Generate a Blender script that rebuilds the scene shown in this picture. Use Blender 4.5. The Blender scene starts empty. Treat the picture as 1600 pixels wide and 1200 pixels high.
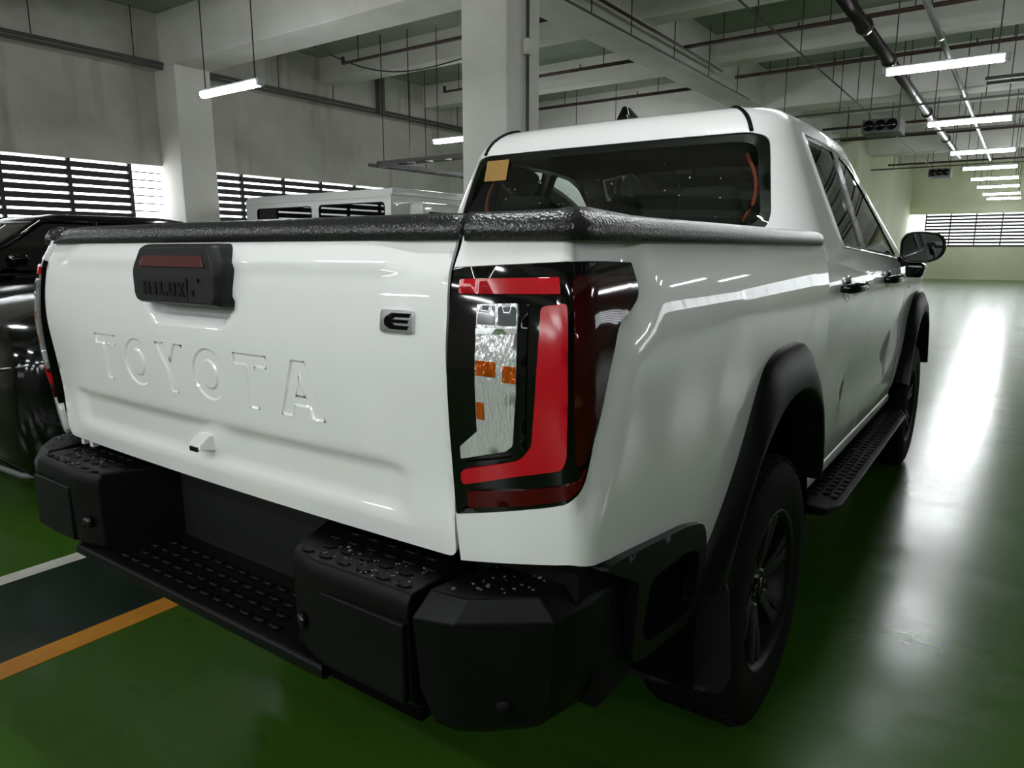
import bpy, bmesh, math, random
import numpy as np
from mathutils import Vector, Matrix
from mathutils.geometry import delaunay_2d_cdt

random.seed(7)
sc = bpy.context.scene
C = sc.collection
PI = math.pi

# ------------------------------------------------------------------ camera, world, exposure
cam_d = bpy.data.cameras.new('camera')
cam = bpy.data.objects.new('camera', cam_d)
C.objects.link(cam)
cam_d.sensor_width = 36.0
cam_d.lens = 36.0 * 1112.0 / 1600.0
cam_d.clip_start = 0.02
cam_d.clip_end = 300
cam.location = (1.415, -0.845, 1.30)
cam.rotation_euler = (PI / 2 - math.atan(210 / 1112), 0, math.radians(35.392))
sc.camera = cam
sc.view_settings.view_transform = 'Standard'
sc.view_settings.look = 'None'
sc.view_settings.gamma = 1.0
sc.view_settings.use_curve_mapping = False
sc.view_settings.exposure = 1.24

w = bpy.data.worlds.new('world')
sc.world = w
w.use_nodes = True
bg = w.node_tree.nodes['Background']
bg.inputs[0].default_value = (0.93, 0.97, 1.0, 1)
bg.inputs[1].default_value = 3.0
LAMP_STRENGTH = 34.0

# ------------------------------------------------------------------ materials
MATS = {}
def mat(name, col, rough=0.5, metal=0.0, coat=0.0, emit=None, estr=0.0, ior=1.5, spec=0.5, coat_rough=0.03):
    if name in MATS:
        return MATS[name]
    m = bpy.data.materials.new(name)
    m.use_nodes = True
    p = m.node_tree.nodes['Principled BSDF']
    p.inputs['Base Color'].default_value = (*col, 1)
    p.inputs['Roughness'].default_value = rough
    p.inputs['Metallic'].default_value = metal
    p.inputs['IOR'].default_value = ior
    p.inputs['Specular IOR Level'].default_value = spec
    p.inputs['Coat Weight'].default_value = coat
    p.inputs['Coat Roughness'].default_value = coat_rough
    if emit:
        p.inputs['Emission Color'].default_value = (*emit, 1)
        p.inputs['Emission Strength'].default_value = estr
    MATS[name] = m
    return m

def nodes_of(m):
    nt = m.node_tree
    return nt, nt.nodes, nt.links, nt.nodes['Principled BSDF']

def add_noise_color(m, c1, c2, scale=3.0, detail=6.0, lo=0.35, hi=0.65, stretch=(1, 1, 1), rough=None):
    nt, N, L, p = nodes_of(m)
    tc = N.new('ShaderNodeTexCoord')
    mp = N.new('ShaderNodeMapping')
    mp.inputs['Scale'].default_value = stretch
    no = N.new('ShaderNodeTexNoise')
    no.inputs['Scale'].default_value = scale
    no.inputs['Detail'].default_value = detail
    no.inputs['Roughness'].default_value = 0.6
    cr = N.new('ShaderNodeValToRGB')
    cr.color_ramp.elements[0].position = lo
    cr.color_ramp.elements[0].color = (*c1, 1)
    cr.color_ramp.elements[1].position = hi
    cr.color_ramp.elements[1].color = (*c2, 1)
    L.new(tc.outputs['Object'], mp.inputs['Vector'])
    L.new(mp.outputs['Vector'], no.inputs['Vector'])
    L.new(no.outputs['Fac'], cr.inputs['Fac'])
    L.new(cr.outputs['Color'], p.inputs['Base Color'])
    if rough:
        mr = N.new('ShaderNodeMapRange')
        mr.inputs['From Min'].default_value = 0.3
        mr.inputs['From Max'].default_value = 0.7
        mr.inputs['To Min'].default_value = rough[0]
        mr.inputs['To Max'].default_value = rough[1]
        L.new(no.outputs['Fac'], mr.inputs['Value'])
        L.new(mr.outputs['Result'], p.inputs['Roughness'])
    return no

def add_bump(m, scale, strength, dist=0.002, kind='noise', detail=3.0, stretch=(1, 1, 1)):
    nt, N, L, p = nodes_of(m)
    tc = N.new('ShaderNodeTexCoord')
    mp = N.new('ShaderNodeMapping')
    mp.inputs['Scale'].default_value = stretch
    if kind == 'noise':
        t = N.new('ShaderNodeTexNoise')
        t.inputs['Detail'].default_value = detail
        out = t.outputs['Fac']
    else:
        t = N.new('ShaderNodeTexVoronoi')
        out = t.outputs['Distance']
    t.inputs['Scale'].default_value = scale
    b = N.new('ShaderNodeBump')
    b.inputs['Strength'].default_value = strength
    b.inputs['Distance'].default_value = dist
    L.new(tc.outputs['Object'], mp.inputs['Vector'])
    L.new(mp.outputs['Vector'], t.inputs['Vector'])
    L.new(out, b.inputs['Height'])
    L.new(b.outputs['Normal'], p.inputs['Normal'])

PAINT = mat('white_paint', (0.90, 0.90, 0.885), 0.35, 0, 1.0)
PAINT.node_tree.nodes['Principled BSDF'].inputs['Coat IOR'].default_value = 1.62
PAINT2 = mat('white_paint_inner', (0.7, 0.7, 0.68), 0.5)
PLASTIC = mat('black_plastic', (0.0026, 0.0026, 0.0029), 0.42, spec=0.16)
add_bump(PLASTIC, 900, 0.15, 0.0005)
PLASTIC_D = mat('black_plastic_dark', (0.003, 0.003, 0.003), 0.6, spec=0.15)
LINER = mat('bedliner', (0.011, 0.011, 0.012), 0.30, spec=0.7)
add_bump(LINER, 210, 0.45, 0.002, 'voronoi')
VOID = mat('underbody', (0.002, 0.002, 0.002), 0.9, spec=0.05)
GLOSSB = mat('gloss_black', (0.002, 0.002, 0.0022), 0.06, spec=.45)
BLACKPAINT = mat('black_car_paint', (0.002, 0.002, 0.0022), 0.10, spec=.45)
RUBBER = mat('tyre_rubber', (0.004, 0.004, 0.004), 0.75, spec=0.12)
RIM = mat('rim_dark', (0.003, 0.003, 0.003), 0.45, metal=0.0, spec=0.2)
CHROME = mat('chrome', (0.62, 0.63, 0.63), 0.18, metal=1.0)
STEEL = mat('galvanised', (0.42, 0.43, 0.43), 0.4, metal=0.9)
REDBAR = mat('red_lens', (0.42, 0.004, 0.012), 0.14, spec=.5, emit=(0.6, 0.006, 0.016), estr=0.03)
REDDARK = mat('dark_red_lens', (0.030, 0.0010, 0.0010), 0.05, spec=.5)
REDMID = mat('mid_red_lens', (0.060, 0.001, 0.0015), 0.10, spec=.35)
CLEAR = mat('clear_reflector', (0.80, 0.81, 0.82), 0.2, metal=0.6)
add_bump(CLEAR, 260, 0.6, 0.004, 'noise', 2.0, (1, 1, 0.3))
AMBER = mat('amber', (0.62, 0.12, 0.008), 0.2, metal=.55)
add_bump(AMBER, 260, 0.9, 0.004, 'noise', 2.0, (1, 1, 0.3))
SEATM = mat('seat_fabric', (0.012, 0.012, 0.013), 0.85)
ORANGE_BELT = mat('orange_strip', (0.45, 0.06, 0.015), 0.5)
STICKER = mat('amber_sticker', (0.52, 0.27, 0.035), 0.6)
add_noise_color(STICKER, (0.34, 0.20, 0.05), (0.38, 0.16, 0.012), 2.0, 1.0)
WATER = mat('water', (0.05, 0.05, 0.05), 0.02, coat=1.0)

def glass_mat(name, tint, gl_rough=0.01, ior=1.5):
    m = bpy.data.materials.new(name)
    m.use_nodes = True
    N, L = m.node_tree.nodes, m.node_tree.links
    N.clear()
    o = N.new('ShaderNodeOutputMaterial')
    mx = N.new('ShaderNodeMixShader')
    t = N.new('ShaderNodeBsdfTransparent')
    t.inputs['Color'].default_value = (*tint, 1)
    g = N.new('ShaderNodeBsdfGlossy')
    g.inputs['Roughness'].default_value = gl_rough
    g.inputs['Color'].default_value = (1, 1, 1, 1)
    f = N.new('ShaderNodeFresnel')
    f.inputs['IOR'].default_value = ior
    L.new(f.outputs[0], mx.inputs[0])
    L.new(t.outputs[0], mx.inputs[1])
    L.new(g.outputs[0], mx.inputs[2])
    L.new(mx.outputs[0], o.inputs['Surface'])
    return m
GLASS = glass_mat('tinted_glass', (0.42, 0.46, 0.43))
GLASSR = glass_mat('rear_glass', (0.60, 0.65, 0.60))
GLASSD = glass_mat('dark_glass', (0.05, 0.055, 0.05))
GLASSC = glass_mat('clear_glass', (0.85, 0.9, 0.88))

CONC = mat('painted_concrete', (0.56, 0.56, 0.52), 0.75, spec=0.3)
add_noise_color(CONC, (0.68, 0.67, 0.61), (0.80, 0.79, 0.74), 1.6, 8, 0.3, 0.7, (1, 1, 1))
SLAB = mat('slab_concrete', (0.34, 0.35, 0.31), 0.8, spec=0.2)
add_noise_color(SLAB, (0.27, 0.31, 0.24), (0.34, 0.37, 0.30), 0.8, 5)  # green tint puts light bounced off the floor into the slab colour
WALLM = mat('wall_concrete', (0.42, 0.42, 0.38), 0.8, spec=0.25)
def build_wall_mat():
    nt, N, L, p = nodes_of(WALLM)
    tc = N.new('ShaderNodeTexCoord')
    n1 = N.new('ShaderNodeTexNoise'); n1.inputs['Scale'].default_value = 0.9; n1.inputs['Detail'].default_value = 9; n1.inputs['Roughness'].default_value = 0.65
    mp = N.new('ShaderNodeMapping'); mp.inputs['Scale'].default_value = (2.2, 2.2, 0.28)
    n2 = N.new('ShaderNodeTexNoise'); n2.inputs['Scale'].default_value = 1.1; n2.inputs['Detail'].default_value = 7
    r1 = N.new('ShaderNodeValToRGB')
    r1.color_ramp.elements[0].position = 0.3; r1.color_ramp.elements[0].color = (0.46, 0.45, 0.39, 1)
    r1.color_ramp.elements[1].position = 0.7; r1.color_ramp.elements[1].color = (0.64, 0.63, 0.58, 1)
    r2 = N.new('ShaderNodeValToRGB')
    r2.color_ramp.elements[0].position = 0.30; r2.color_ramp.elements[0].color = (0.45, 0.44, 0.38, 1)
    r2.color_ramp.elements[1].position = 0.44; r2.color_ramp.elements[1].color = (1, 1, 1, 1)
    mx = N.new('ShaderNodeMix'); mx.data_type = 'RGBA'; mx.blend_type = 'MULTIPLY'; mx.inputs['Factor'].default_value = 0.55
    L.new(tc.outputs['Object'], n1.inputs['Vector'])
    L.new(tc.outputs['Object'], mp.inputs['Vector'])
    L.new(mp.outputs['Vector'], n2.inputs['Vector'])
    L.new(n1.outputs['Fac'], r1.inputs['Fac']); L.new(n2.outputs['Fac'], r2.inputs['Fac'])
    L.new(r1.outputs['Color'], mx.inputs['A']); L.new(r2.outputs['Color'], mx.inputs['B'])
    L.new(mx.outputs['Result'], p.inputs['Base Color'])
build_wall_mat()
FARW = mat('far_wall_paint', (0.60, 0.60, 0.50), 0.7, spec=0.3)
add_noise_color(FARW, (0.55, 0.58, 0.38), (0.66, 0.68, 0.50), 0.5, 5)
DIMW = mat('grey_wall_paint', (0.22, 0.22, 0.19), 0.7, spec=0.3)
add_noise_color(DIMW, (0.19, 0.20, 0.16), (0.25, 0.25, 0.21), 0.5, 5)  # wall paint darkened so the truck reflects dimmer surroundings
PIPE = mat('sprinkler_pipe_paint', (0.045, 0.022, 0.018), 0.5)
ROD = mat('hanger_steel', (0.05, 0.05, 0.05), 0.5, metal=0.6)
CONDUIT = mat('grey_conduit', (0.09, 0.09, 0.085), 0.5)
SLATM = mat('louvre_slat', (0.035, 0.035, 0.035), 0.6)
SLATL = mat('louvre_slat_pale', (0.55, 0.54, 0.5), 0.6)
TUBE = mat('tube_light', (1, 1, 1), 0.4, emit=(0.95, 0.985, 1.0), estr=LAMP_STRENGTH)
LAMPH = mat('lamp_housing', (0.55, 0.57, 0.58), 0.4)

FLOORM = mat('green_epoxy', (0.05, 0.12, 0.012), 0.2, spec=0.5)
def build_floor_mat():
    nt, N, L, p = nodes_of(FLOORM)
    tc = N.new('ShaderNodeTexCoord')
    n1 = N.new('ShaderNodeTexNoise'); n1.inputs['Scale'].default_value = 0.7; n1.inputs['Detail'].default_value = 6
    r1 = N.new('ShaderNodeValToRGB')
    r1.color_ramp.elements[0].position = 0.3; r1.color_ramp.elements[0].color = (0.030, 0.080, 0.008, 1)
    r1.color_ramp.elements[1].position = 0.7; r1.color_ramp.elements[1].color = (0.039, 0.100, 0.010, 1)
    L.new(tc.outputs['Object'], n1.inputs['Vector']); L.new(n1.outputs['Fac'], r1.inputs['Fac'])
    # dirt smears and scuffs
    mp = N.new('ShaderNodeMapping'); mp.inputs['Scale'].default_value = (0.9, 2.4, 1)
    n2 = N.new('ShaderNodeTexNoise'); n2.inputs['Scale'].default_value = 3.2; n2.inputs['Detail'].default_value = 10; n2.inputs['Roughness'].default_value = 0.72
    r2 = N.new('ShaderNodeValToRGB')
    r2.color_ramp.elements[0].position = 0.30; r2.color_ramp.elements[0].color = (0.62, 0.62, 0.62, 1)
    r2.color_ramp.elements[1].position = 0.46; r2.color_ramp.elements[1].color = (1, 1, 1, 1)
    L.new(tc.outputs['Object'], mp.inputs['Vector']); L.new(mp.outputs['Vector'], n2.inputs['Vector']); L.new(n2.outputs['Fac'], r2.inputs['Fac'])
    mx = N.new('ShaderNodeMix'); mx.data_type = 'RGBA'; mx.blend_type = 'MULTIPLY'; mx.inputs['Factor'].default_value = 0.8
    L.new(r1.outputs['Color'], mx.inputs['A']); L.new(r2.outputs['Color'], mx.inputs['B'])
    L.new(mx.outputs['Result'], p.inputs['Base Color'])
    mr = N.new('ShaderNodeMapRange')
    mr.inputs['From Min'].default_value = 0.3; mr.inputs['From Max'].default_value = 0.7
    mr.inputs['To Min'].default_value = 0.26; mr.inputs['To Max'].default_value = 0.16
    L.new(n2.outputs['Fac'], mr.inputs['Value']); L.new(mr.outputs['Result'], p.inputs['Roughness'])
    b = N.new('ShaderNodeBump'); b.inputs['Strength'].default_value = 0.12; b.inputs['Distance'].default_value = 0.01
    n3 = N.new('ShaderNodeTexNoise'); n3.inputs['Scale'].default_value = 5.0; n3.inputs['Detail'].default_value = 4
    L.new(tc.outputs['Object'], n3.inputs['Vector'])
    L.new(n3.outputs['Fac'], b.inputs['Height']); L.new(b.outputs['Normal'], p.inputs['Normal'])
build_floor_mat()
DARKFLOOR = mat('dark_green_paint', (0.012, 0.022, 0.016), 0.25)
add_noise_color(DARKFLOOR, (0.010, 0.019, 0.014), (0.016, 0.027, 0.02), 3, 6)
WHITELINE = mat('white_line_paint', (0.50, 0.49, 0.44), 0.45)
add_noise_color(WHITELINE, (0.42, 0.41, 0.36), (0.54, 0.53, 0.48), 5, 6)
ORANGELINE = mat('orange_line_paint', (0.50, 0.20, 0.015), 0.4)
add_noise_color(ORANGELINE, (0.46, 0.17, 0.012), (0.56, 0.235, 0.02), 5, 6)

# ------------------------------------------------------------------ mesh helpers
def link(name, me, m, parent=None, smooth=False):
    if m is not None and not me.materials:
        me.materials.append(m)
    o = bpy.data.objects.new(name, me)
    C.objects.link(o)
    if parent is not None:
        o.parent = parent
    if smooth:
        for p in me.polygons:
            p.use_smooth = True
    return o

def tag(o, label=None, cat=None, group=None, kind=None):
    if label: o['label'] = label
    if cat: o['category'] = cat
    if group: o['group'] = group
    if kind: o['kind'] = kind
    return o

def empty(name, loc=(0, 0, 0), parent=None):
    o = bpy.data.objects.new(name, None)
    C.objects.link(o)
    o.location = loc
    o.empty_display_size = 0.1
    if parent is not None:
        o.parent = parent
    return o

class MB:
    def __init__(s):
        s.v = []; s.f = []
    def add(s, vs, fs):
        b = len(s.v)
        s.v += [tuple(map(float, q)) for q in vs]
        s.f += [tuple(i + b for i in f) for f in fs]
        return s
    def box(s, x0, x1, y0, y1, z0, z1):
        return s.add([(x0, y0, z0), (x1, y0, z0), (x1, y1, z0), (x0, y1, z0), (x0, y0, z1), (x1, y0, z1), (x1, y1, z1), (x0, y1, z1)],
                     [(0, 3, 2, 1), (4, 5, 6, 7), (0, 1, 5, 4), (1, 2, 6, 5), (2, 3, 7, 6), (3, 0, 4, 7)])
    def tube(s, pts, r, n=8, cap=True):
        pts = [Vector(p) for p in pts]
        rings = []
        for i, p in enumerate(pts):
            if i == 0: d = pts[1] - p
            elif i == len(pts) - 1: d = p - pts[i - 1]
            else: d = (pts[i + 1] - p).normalized() + (p - pts[i - 1]).normalized()
            d.normalize()
            a = Vector((0, 0, 1)) if abs(d.z) < 0.9 else Vector((1, 0, 0))
            u = d.cross(a).normalized(); v = u.cross(d).normalized()
            rr = r[i] if isinstance(r, (list, tuple)) else r
            rings.append([p + rr * (math.cos(2 * PI * k / n) * u + math.sin(2 * PI * k / n) * v) for k in range(n)])
        return s.loft(rings, cap)
    def loft(s, rings, cap=True, closed=True):
        n = len(rings[0]); vs = [q for r in rings for q in r]; fs = []
        for i in range(len(rings) - 1):
            for k in range(n if closed else n - 1):
                k2 = (k + 1) % n
                fs.append((i * n + k, i * n + k2, (i + 1) * n + k2, (i + 1) * n + k))
        if cap and closed:
            fs.append(tuple(range(n - 1, -1, -1)))
            fs.append(tuple((len(rings) - 1) * n + k for k in range(n)))
        return s.add(vs, fs)
    def lathe(s, prof, axis_o, n=32, ax='x'):
        # prof: list of (axial, radius) around the x axis through axis_o
        rings = []
        for a, r in prof:
            ring = []
            for k in range(n):
                t = 2 * PI * k / n
                ring.append((axis_o[0] + a, axis_o[1] + r * math.cos(t), axis_o[2] + r * math.sin(t)))
            rings.append(ring)
        return s.loft(rings, cap=False)
    def mesh(s, name, fix=True):
        me = bpy.data.meshes.new(name)
        me.from_pydata(s.v, [], s.f)
        if fix:
            bm = bmesh.new(); bm.from_mesh(me)
            bmesh.ops.recalc_face_normals(bm, faces=bm.faces)
            bm.to_mesh(me); bm.free()
        me.update()
        return me
    def build(s, name, m, parent=None, smooth=False, bevel=0.0, seg=2, auto=None):
        o = link(name, s.mesh(name), m, parent, smooth)
        if bevel:
            b = o.modifiers.new('bevel', 'BEVEL'); b.width = bevel; b.segments = seg; b.limit_method = 'ANGLE'; b.angle_limit = math.radians(25)
            b.harden_normals = False
            for p in o.data.polygons: p.use_smooth = True
            wn = o.modifiers.new('wn', 'WEIGHTED_NORMAL'); wn.keep_sharp = False
        return o

def inpoly(P, poly):
    P = np.asarray(P); poly = np.asarray(poly)
    x, y = P[:, 0], P[:, 1]
    ins = np.zeros(len(P), bool)
    j = len(poly) - 1
    for i in range(len(poly)):
        xi, yi = poly[i]; xj, yj = poly[j]
        c = ((yi > y) != (yj > y)) & (x < (xj - xi) * (y - yi) / (yj - yi + 1e-15) + xi)
        ins ^= c
        j = i
    return ins

def dist_poly(P, poly):
    P = np.asarray(P, float); poly = np.asarray(poly, float)
    d = np.full(len(P), 1e9)
    for i in range(len(poly)):
        a = poly[i]; b = poly[(i + 1) % len(poly)]
        ab = b - a; L = max((ab ** 2).sum(), 1e-12)
        t = np.clip(((P - a) @ ab) / L, 0, 1)
        q = a + t[:, None] * ab
        d = np.minimum(d, np.sqrt(((P - q) ** 2).sum(1)))
    return d

def dense(poly, step):
    out = []
    n = len(poly)
    for i in range(n):
        a = poly[i]; b = poly[(i + 1) % n]
        L = math.hypot(b[0] - a[0], b[1] - a[1])
        k = max(1, int(math.ceil(L / step)))
        for j in range(k):
            t = j / k
            out.append((a[0] + (b[0] - a[0]) * t, a[1] + (b[1] - a[1]) * t))
    return out

def rounded(poly, r, seg=5):
    """round the corners of a 2d polygon; r is one radius or one per corner"""
    out = []
    n = len(poly)
    for i in range(n):
        rr = r[i] if isinstance(r, (list, tuple)) else r
        p = Vector(poly[i]); a = Vector(poly[i - 1]); b = Vector(poly[(i + 1) % n])
        da = (a - p); db = (b - p)
        la, lb = da.length, db.length
        if rr <= 0: out.append(tuple(p)); continue
        t = min(rr, la * 0.48, lb * 0.48)
        s = p + da / la * t; e = p + db / lb * t
        for k in range(seg + 1):
            u = k / seg
            q = s * (1 - u) ** 2 + p * 2 * u * (1 - u) + e * u * u
            out.append((q.x, q.y))
    return out

def panel(name, outline, mapf, m, parent=None, holes=(), step=0.02, skirt=0.012, flip=False, sx=1, edge=None, aspect=1.0, spread=0.0):
    """triangulated curved skin over a 2d outline, mapped to 3d, with a folded edge"""
    edge = edge or step
    out = dense(outline, edge)
    hs = [dense(h, edge) for h in holes]
    xs = [p[0] for p in out]; ys = [p[1] for p in out]
    gx = np.arange(min(xs) + step / 2, max(xs), step); gy = np.arange(min(ys) + step * aspect / 2, max(ys), step * aspect)
    if len(gx) and len(gy):
        G = np.array([(a, b) for a in gx for b in gy])
        k = inpoly(G, out) & (dist_poly(G, out) > 0.5 * min(step, step * aspect))
        for h in hs:
            k &= ~inpoly(G, h) & (dist_poly(G, h) > 0.5 * min(step, step * aspect))
        G = [tuple(q) for q in G[k]]
    else:
        G = []
    pts = list(out); edges = [(i, (i + 1) % len(out)) for i in range(len(out))]
    for h in hs:
        b = len(pts); pts += h
        edges += [(b + i, b + (i + 1) % len(h)) for i in range(len(h))]
    nb = len(pts)
    pts += G
    vv, ee, ff, ov, oe, of = delaunay_2d_cdt([Vector(p) for p in pts], edges, [], 0, 1e-7)
    cen = np.array([[sum(vv[i].x for i in f) / 3, sum(vv[i].y for i in f) / 3] for f in ff])
    keep = inpoly(cen, out)
    for h in hs: keep &= ~inpoly(cen, h)
    ff = [f for f, k in zip(ff, keep) if k]
    V3 = [Vector(mapf(v.x, v.y)) for v in vv]
    if sx < 0:
        V3 = [Vector((-v.x, v.y, v.z)) for v in V3]
    # orientation check
    bm = bmesh.new()
    bv = [bm.verts.new(v) for v in V3]
    rev = flip != (sx < 0)
    for f in ff:
        f = tuple(f)
        if rev: f = f[::-1]
        try: bm.faces.new([bv[i] for i in f])
        except ValueError: pass
    for v in list(bm.verts):
        if not v.link_faces: bm.verts.remove(v)
    bm.normal_update()
    if skirt:
        be = [e for e in bm.edges if len(e.link_faces) == 1]
        nv = {}
        top = {}
        for e in be:
            for v in e.verts:
                if v not in nv:
                    n = v.normal.copy()
                    top[v] = v.co.copy()
                    nv[v] = (v.co - n * skirt)
        tv = {}; lv = {}
        newf = []
        for e in be:
            f = e.link_faces[0]
            a, b = None, None
            lp = [l for l in f.loops if l.edge == e][0]
            a = lp.vert; b = lp.link_loop_next.vert
            for v in (a, b):
                if v not in tv:
                    tv[v] = bm.verts.new(top[v]); lv[v] = bm.verts.new(nv[v])
            newf.append((b, a))
        if spread:
            for b, a in newf:
                d = (a.co - b.co).normalized().cross(a.normal)
                for v in (a, b):
                    lv[v].co += d * spread * .5 * (-1)
        for b, a in newf:
            bm.faces.new((tv[b], tv[a], lv[a], lv[b]))
    for f in bm.faces: f.smooth = True
    me = bpy.data.meshes.new(name)
    bm.to_mesh(me); bm.free()
    return link(name, me, m, parent)

def interp(x, xs, ys):
    return float(np.interp(x, xs, ys))
def smooth_tab(xs, ys):
    """monotone-ish smooth interpolation through a table (catmull-rom)"""
    xs = list(xs); ys = list(ys); n = len(xs)
    sl = []
    for i in range(n):
        if i == 0: sl.append((ys[1] - ys[0]) / (xs[1] - xs[0]))
        elif i == n - 1: sl.append((ys[-1] - ys[-2]) / (xs[-1] - xs[-2]))
        else: sl.append((ys[i + 1] - ys[i - 1]) / (xs[i + 1] - xs[i - 1]))
    def f(x):
        if x <= xs[0]: return ys[0] + sl[0] * (x - xs[0])
        if x >= xs[-1]: return ys[-1] + sl[-1] * (x - xs[-1])
        for i in range(n - 1):
            if x <= xs[i + 1]:
                h = xs[i + 1] - xs[i]; t = (x - xs[i]) / h
                return ((2 * t ** 3 - 3 * t ** 2 + 1) * ys[i] + (t ** 3 - 2 * t ** 2 + t) * h * sl[i]
                        + (-2 * t ** 3 + 3 * t ** 2) * ys[i + 1] + (t ** 3 - t ** 2) * h * sl[i + 1])
    return f
def sstep(a, b, x):
    t = min(1, max(0, (x - a) / (b - a)))
    return t * t * (3 - 2 * t)

# ------------------------------------------------------------------ the garage
FZ = -.06
WX, EX, SY, NY = -11.5, 13.0, -13.0, 38.5
TOP = 5.3
fl = MB(); fl.add([(WX - .3, SY - .3, FZ), (EX + .3, SY - .3, FZ), (EX + .3, NY + .3, FZ), (WX - .3, NY + .3, FZ)], [(0, 1, 2, 3)])
tag(fl.build('floor', FLOORM), 'glossy green epoxy garage floor', None, kind='structure')

def strip(name, x0, x1, y0, y1, z, m, label):
    s = MB(); s.box(x0, x1, y0, y1, FZ, FZ + z)
    return tag(s.build(name, m), label, 'floor marking')
strip('painted_divider_strip', -1.88, -1.23, -6, 6.0, 0.0015, DARKFLOOR, 'dark green painted strip on floor between white and orange lines')
strip('parking_line', -1.97, -1.88, -6, 6.0, 0.0018, WHITELINE, 'white parking line on the floor beside the dark strip')
strip('edge_line', -1.23, -1.125, -6, 6.0, 0.0018, ORANGELINE, 'orange line on the floor beside the white pickup')

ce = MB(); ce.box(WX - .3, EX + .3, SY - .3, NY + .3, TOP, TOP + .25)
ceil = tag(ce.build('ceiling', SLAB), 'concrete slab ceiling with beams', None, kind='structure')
def beam(x0, x1, y0, y1, z0):
    MB().box(x0, x1, y0, y1, z0, TOP + .01).build('beam', CONC, ceil, bevel=0.02, seg=1)
for yc in (-3.35, 6.75, 16.8, 26.9):
    beam(WX, EX, yc - .35, yc + .35, 4.43)
for yc in (-10.1, -6.7, 0.0, 3.4, 10.15, 13.4, 20.15, 23.5, 30.2, 33.6):
    beam(WX, EX, yc - .2, yc + .2, 4.78)
beam(-4.51, -3.81, SY, 24.5, 4.5)
beam(9.4, 10.1, SY, NY, 4.5)

# walls
WZ0, WZ1 = 1.70, 2.78
wl = MB()
wl.box(WX - .25, WX, SY, NY, FZ, WZ0)
wl.box(WX - .25, WX, SY, NY, WZ1, 4.38)
wl.box(WX - .25, WX + .22, SY, NY, 4.38, TOP)
wl.box(WX - .25, WX, SY, -3.15, WZ0, WZ1)
wl.box(WX - .25, WX, 16.4, NY, WZ0, WZ1)
tag(wl.build('wall_left', WALLM), 'stained pale concrete wall with ribbon louvre windows', None, kind='structure')
FZ0, FZ1 = 1.42, 2.92
wf = MB()
wf.box(WX, EX, NY, NY + .25, FZ, FZ0)
wf.box(WX, EX, NY, NY + .25, FZ1, TOP)
wf.box(WX, -3.3, NY, NY + .25, FZ0, FZ1)
tag(wf.build('wall_far', FARW), 'pale yellowish far end wall with louvre windows', None, kind='structure')
wb = MB()
wb.box(WX, EX, SY - .25, SY, FZ, WZ0)
wb.box(WX, EX, SY - .25, SY, WZ1, TOP)
wb.box(-4.2, EX, SY - .25, SY, WZ0, WZ1)
wb.box(WX, -9.0, SY - .25, SY, WZ0, WZ1)
tag(wb.build('wall_back', DIMW), 'pale wall behind the viewpoint with louvres', None, kind='structure')
wr = MB()
wr.box(EX, EX + .25, SY, NY, FZ, WZ0)
wr.box(EX, EX + .25, SY, NY, WZ1, TOP)
wr.box(EX, EX + .25, SY, 16.0, WZ0, WZ1)
tag(wr.build('wall_right', DIMW), 'pale wall on the right with louvres', None, kind='structure')
wc = MB()
wc.box(-9.0, -3.3, 24.6, NY, FZ, TOP)
tag(wc.build('wall_core', FARW), 'pale yellowish enclosed core in the far corner', None, kind='structure')

def louvre(name, axis, fixed, a0, a1, z0, z1, pitch, slat_h, mull, label, thin=None, m=SLATM, depth=.05):
    root = empty(name)
    tag(root, label, None, kind='structure')
    n = int(round((z1 - z0) / pitch))
    P = (z1 - z0) / n
    def bx(mb, s0, s1, d0, d1, zz0, zz1):
        if axis == 'y': mb.box(fixed + d0, fixed + d1, s0, s1, zz0, zz1)
        else: mb.box(s0, s1, fixed + d0, fixed + d1, zz0, zz1)
    for i in range(n):
        zc = z0 + P * i
        mb = MB(); bx(mb, a0, a1, -.012, .012, zc, zc + slat_h)
        mb.build('slat', m, root)
    k = a0
    while k < a1 + 1e-3:
        mb = MB(); bx(mb, k - .03, k + .03, -.03, .03, z0, z1)
        mb.build('mullion', SLATM, root)
        k += mull
    if thin:
        for i in range(n):
            zc = z0 + P * i
            mb = MB(); bx(mb, thin[0], thin[1], -.01, .01, zc, zc + .02)
            mb.build('thin_slat', SLATM, root)
    return root
louvre('window_1', 'y', WX - .10, -3.15, 5.85, WZ0, WZ1, .135, .096, 1.0, 'dark slatted louvre window on the left wall, before the wall column', thin=(5.88, 6.42))
louvre('window_2', 'y', WX - .10, 7.08, 16.4, WZ0, WZ1, .135, .096, 1.0, 'dark slatted louvre window on the left wall, beyond the wall column')
louvre('window_3', 'x', NY + .1, -2.6, 13.0, FZ0, FZ1, .15, .100, 1.0, 'slatted louvre window in the far end wall', thin=(-3.3, -2.63))
louvre('window_4', 'x', SY - .1, -9, -4.2, WZ0, WZ1, .135, .105, 1.2, 'slatted louvre window behind the viewpoint')
louvre('window_5', 'y', EX + .1, 16, NY, WZ0, WZ1, .18, .10, 1.6, 'slatted louvre window on the right wall')

def column(x0, x1, y0, y1, label, z1=TOP):
    o = MB().box(x0, x1, y0, y1, FZ, z1).build('concrete_column', CONC, bevel=.02, seg=1)
    tag(o, label, 'column')
    return o
colm = column(-4.51, -3.81, 6.41, 7.11, 'square white concrete column standing beyond the pickup cab', 4.51)
column(-11.5, -10.85, 6.4, 7.08, 'white concrete column against the louvred left wall', 4.44)
column(-4.51, -3.81, 16.45, 17.15, 'far concrete column hidden behind the cab roof', 4.51)
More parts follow.
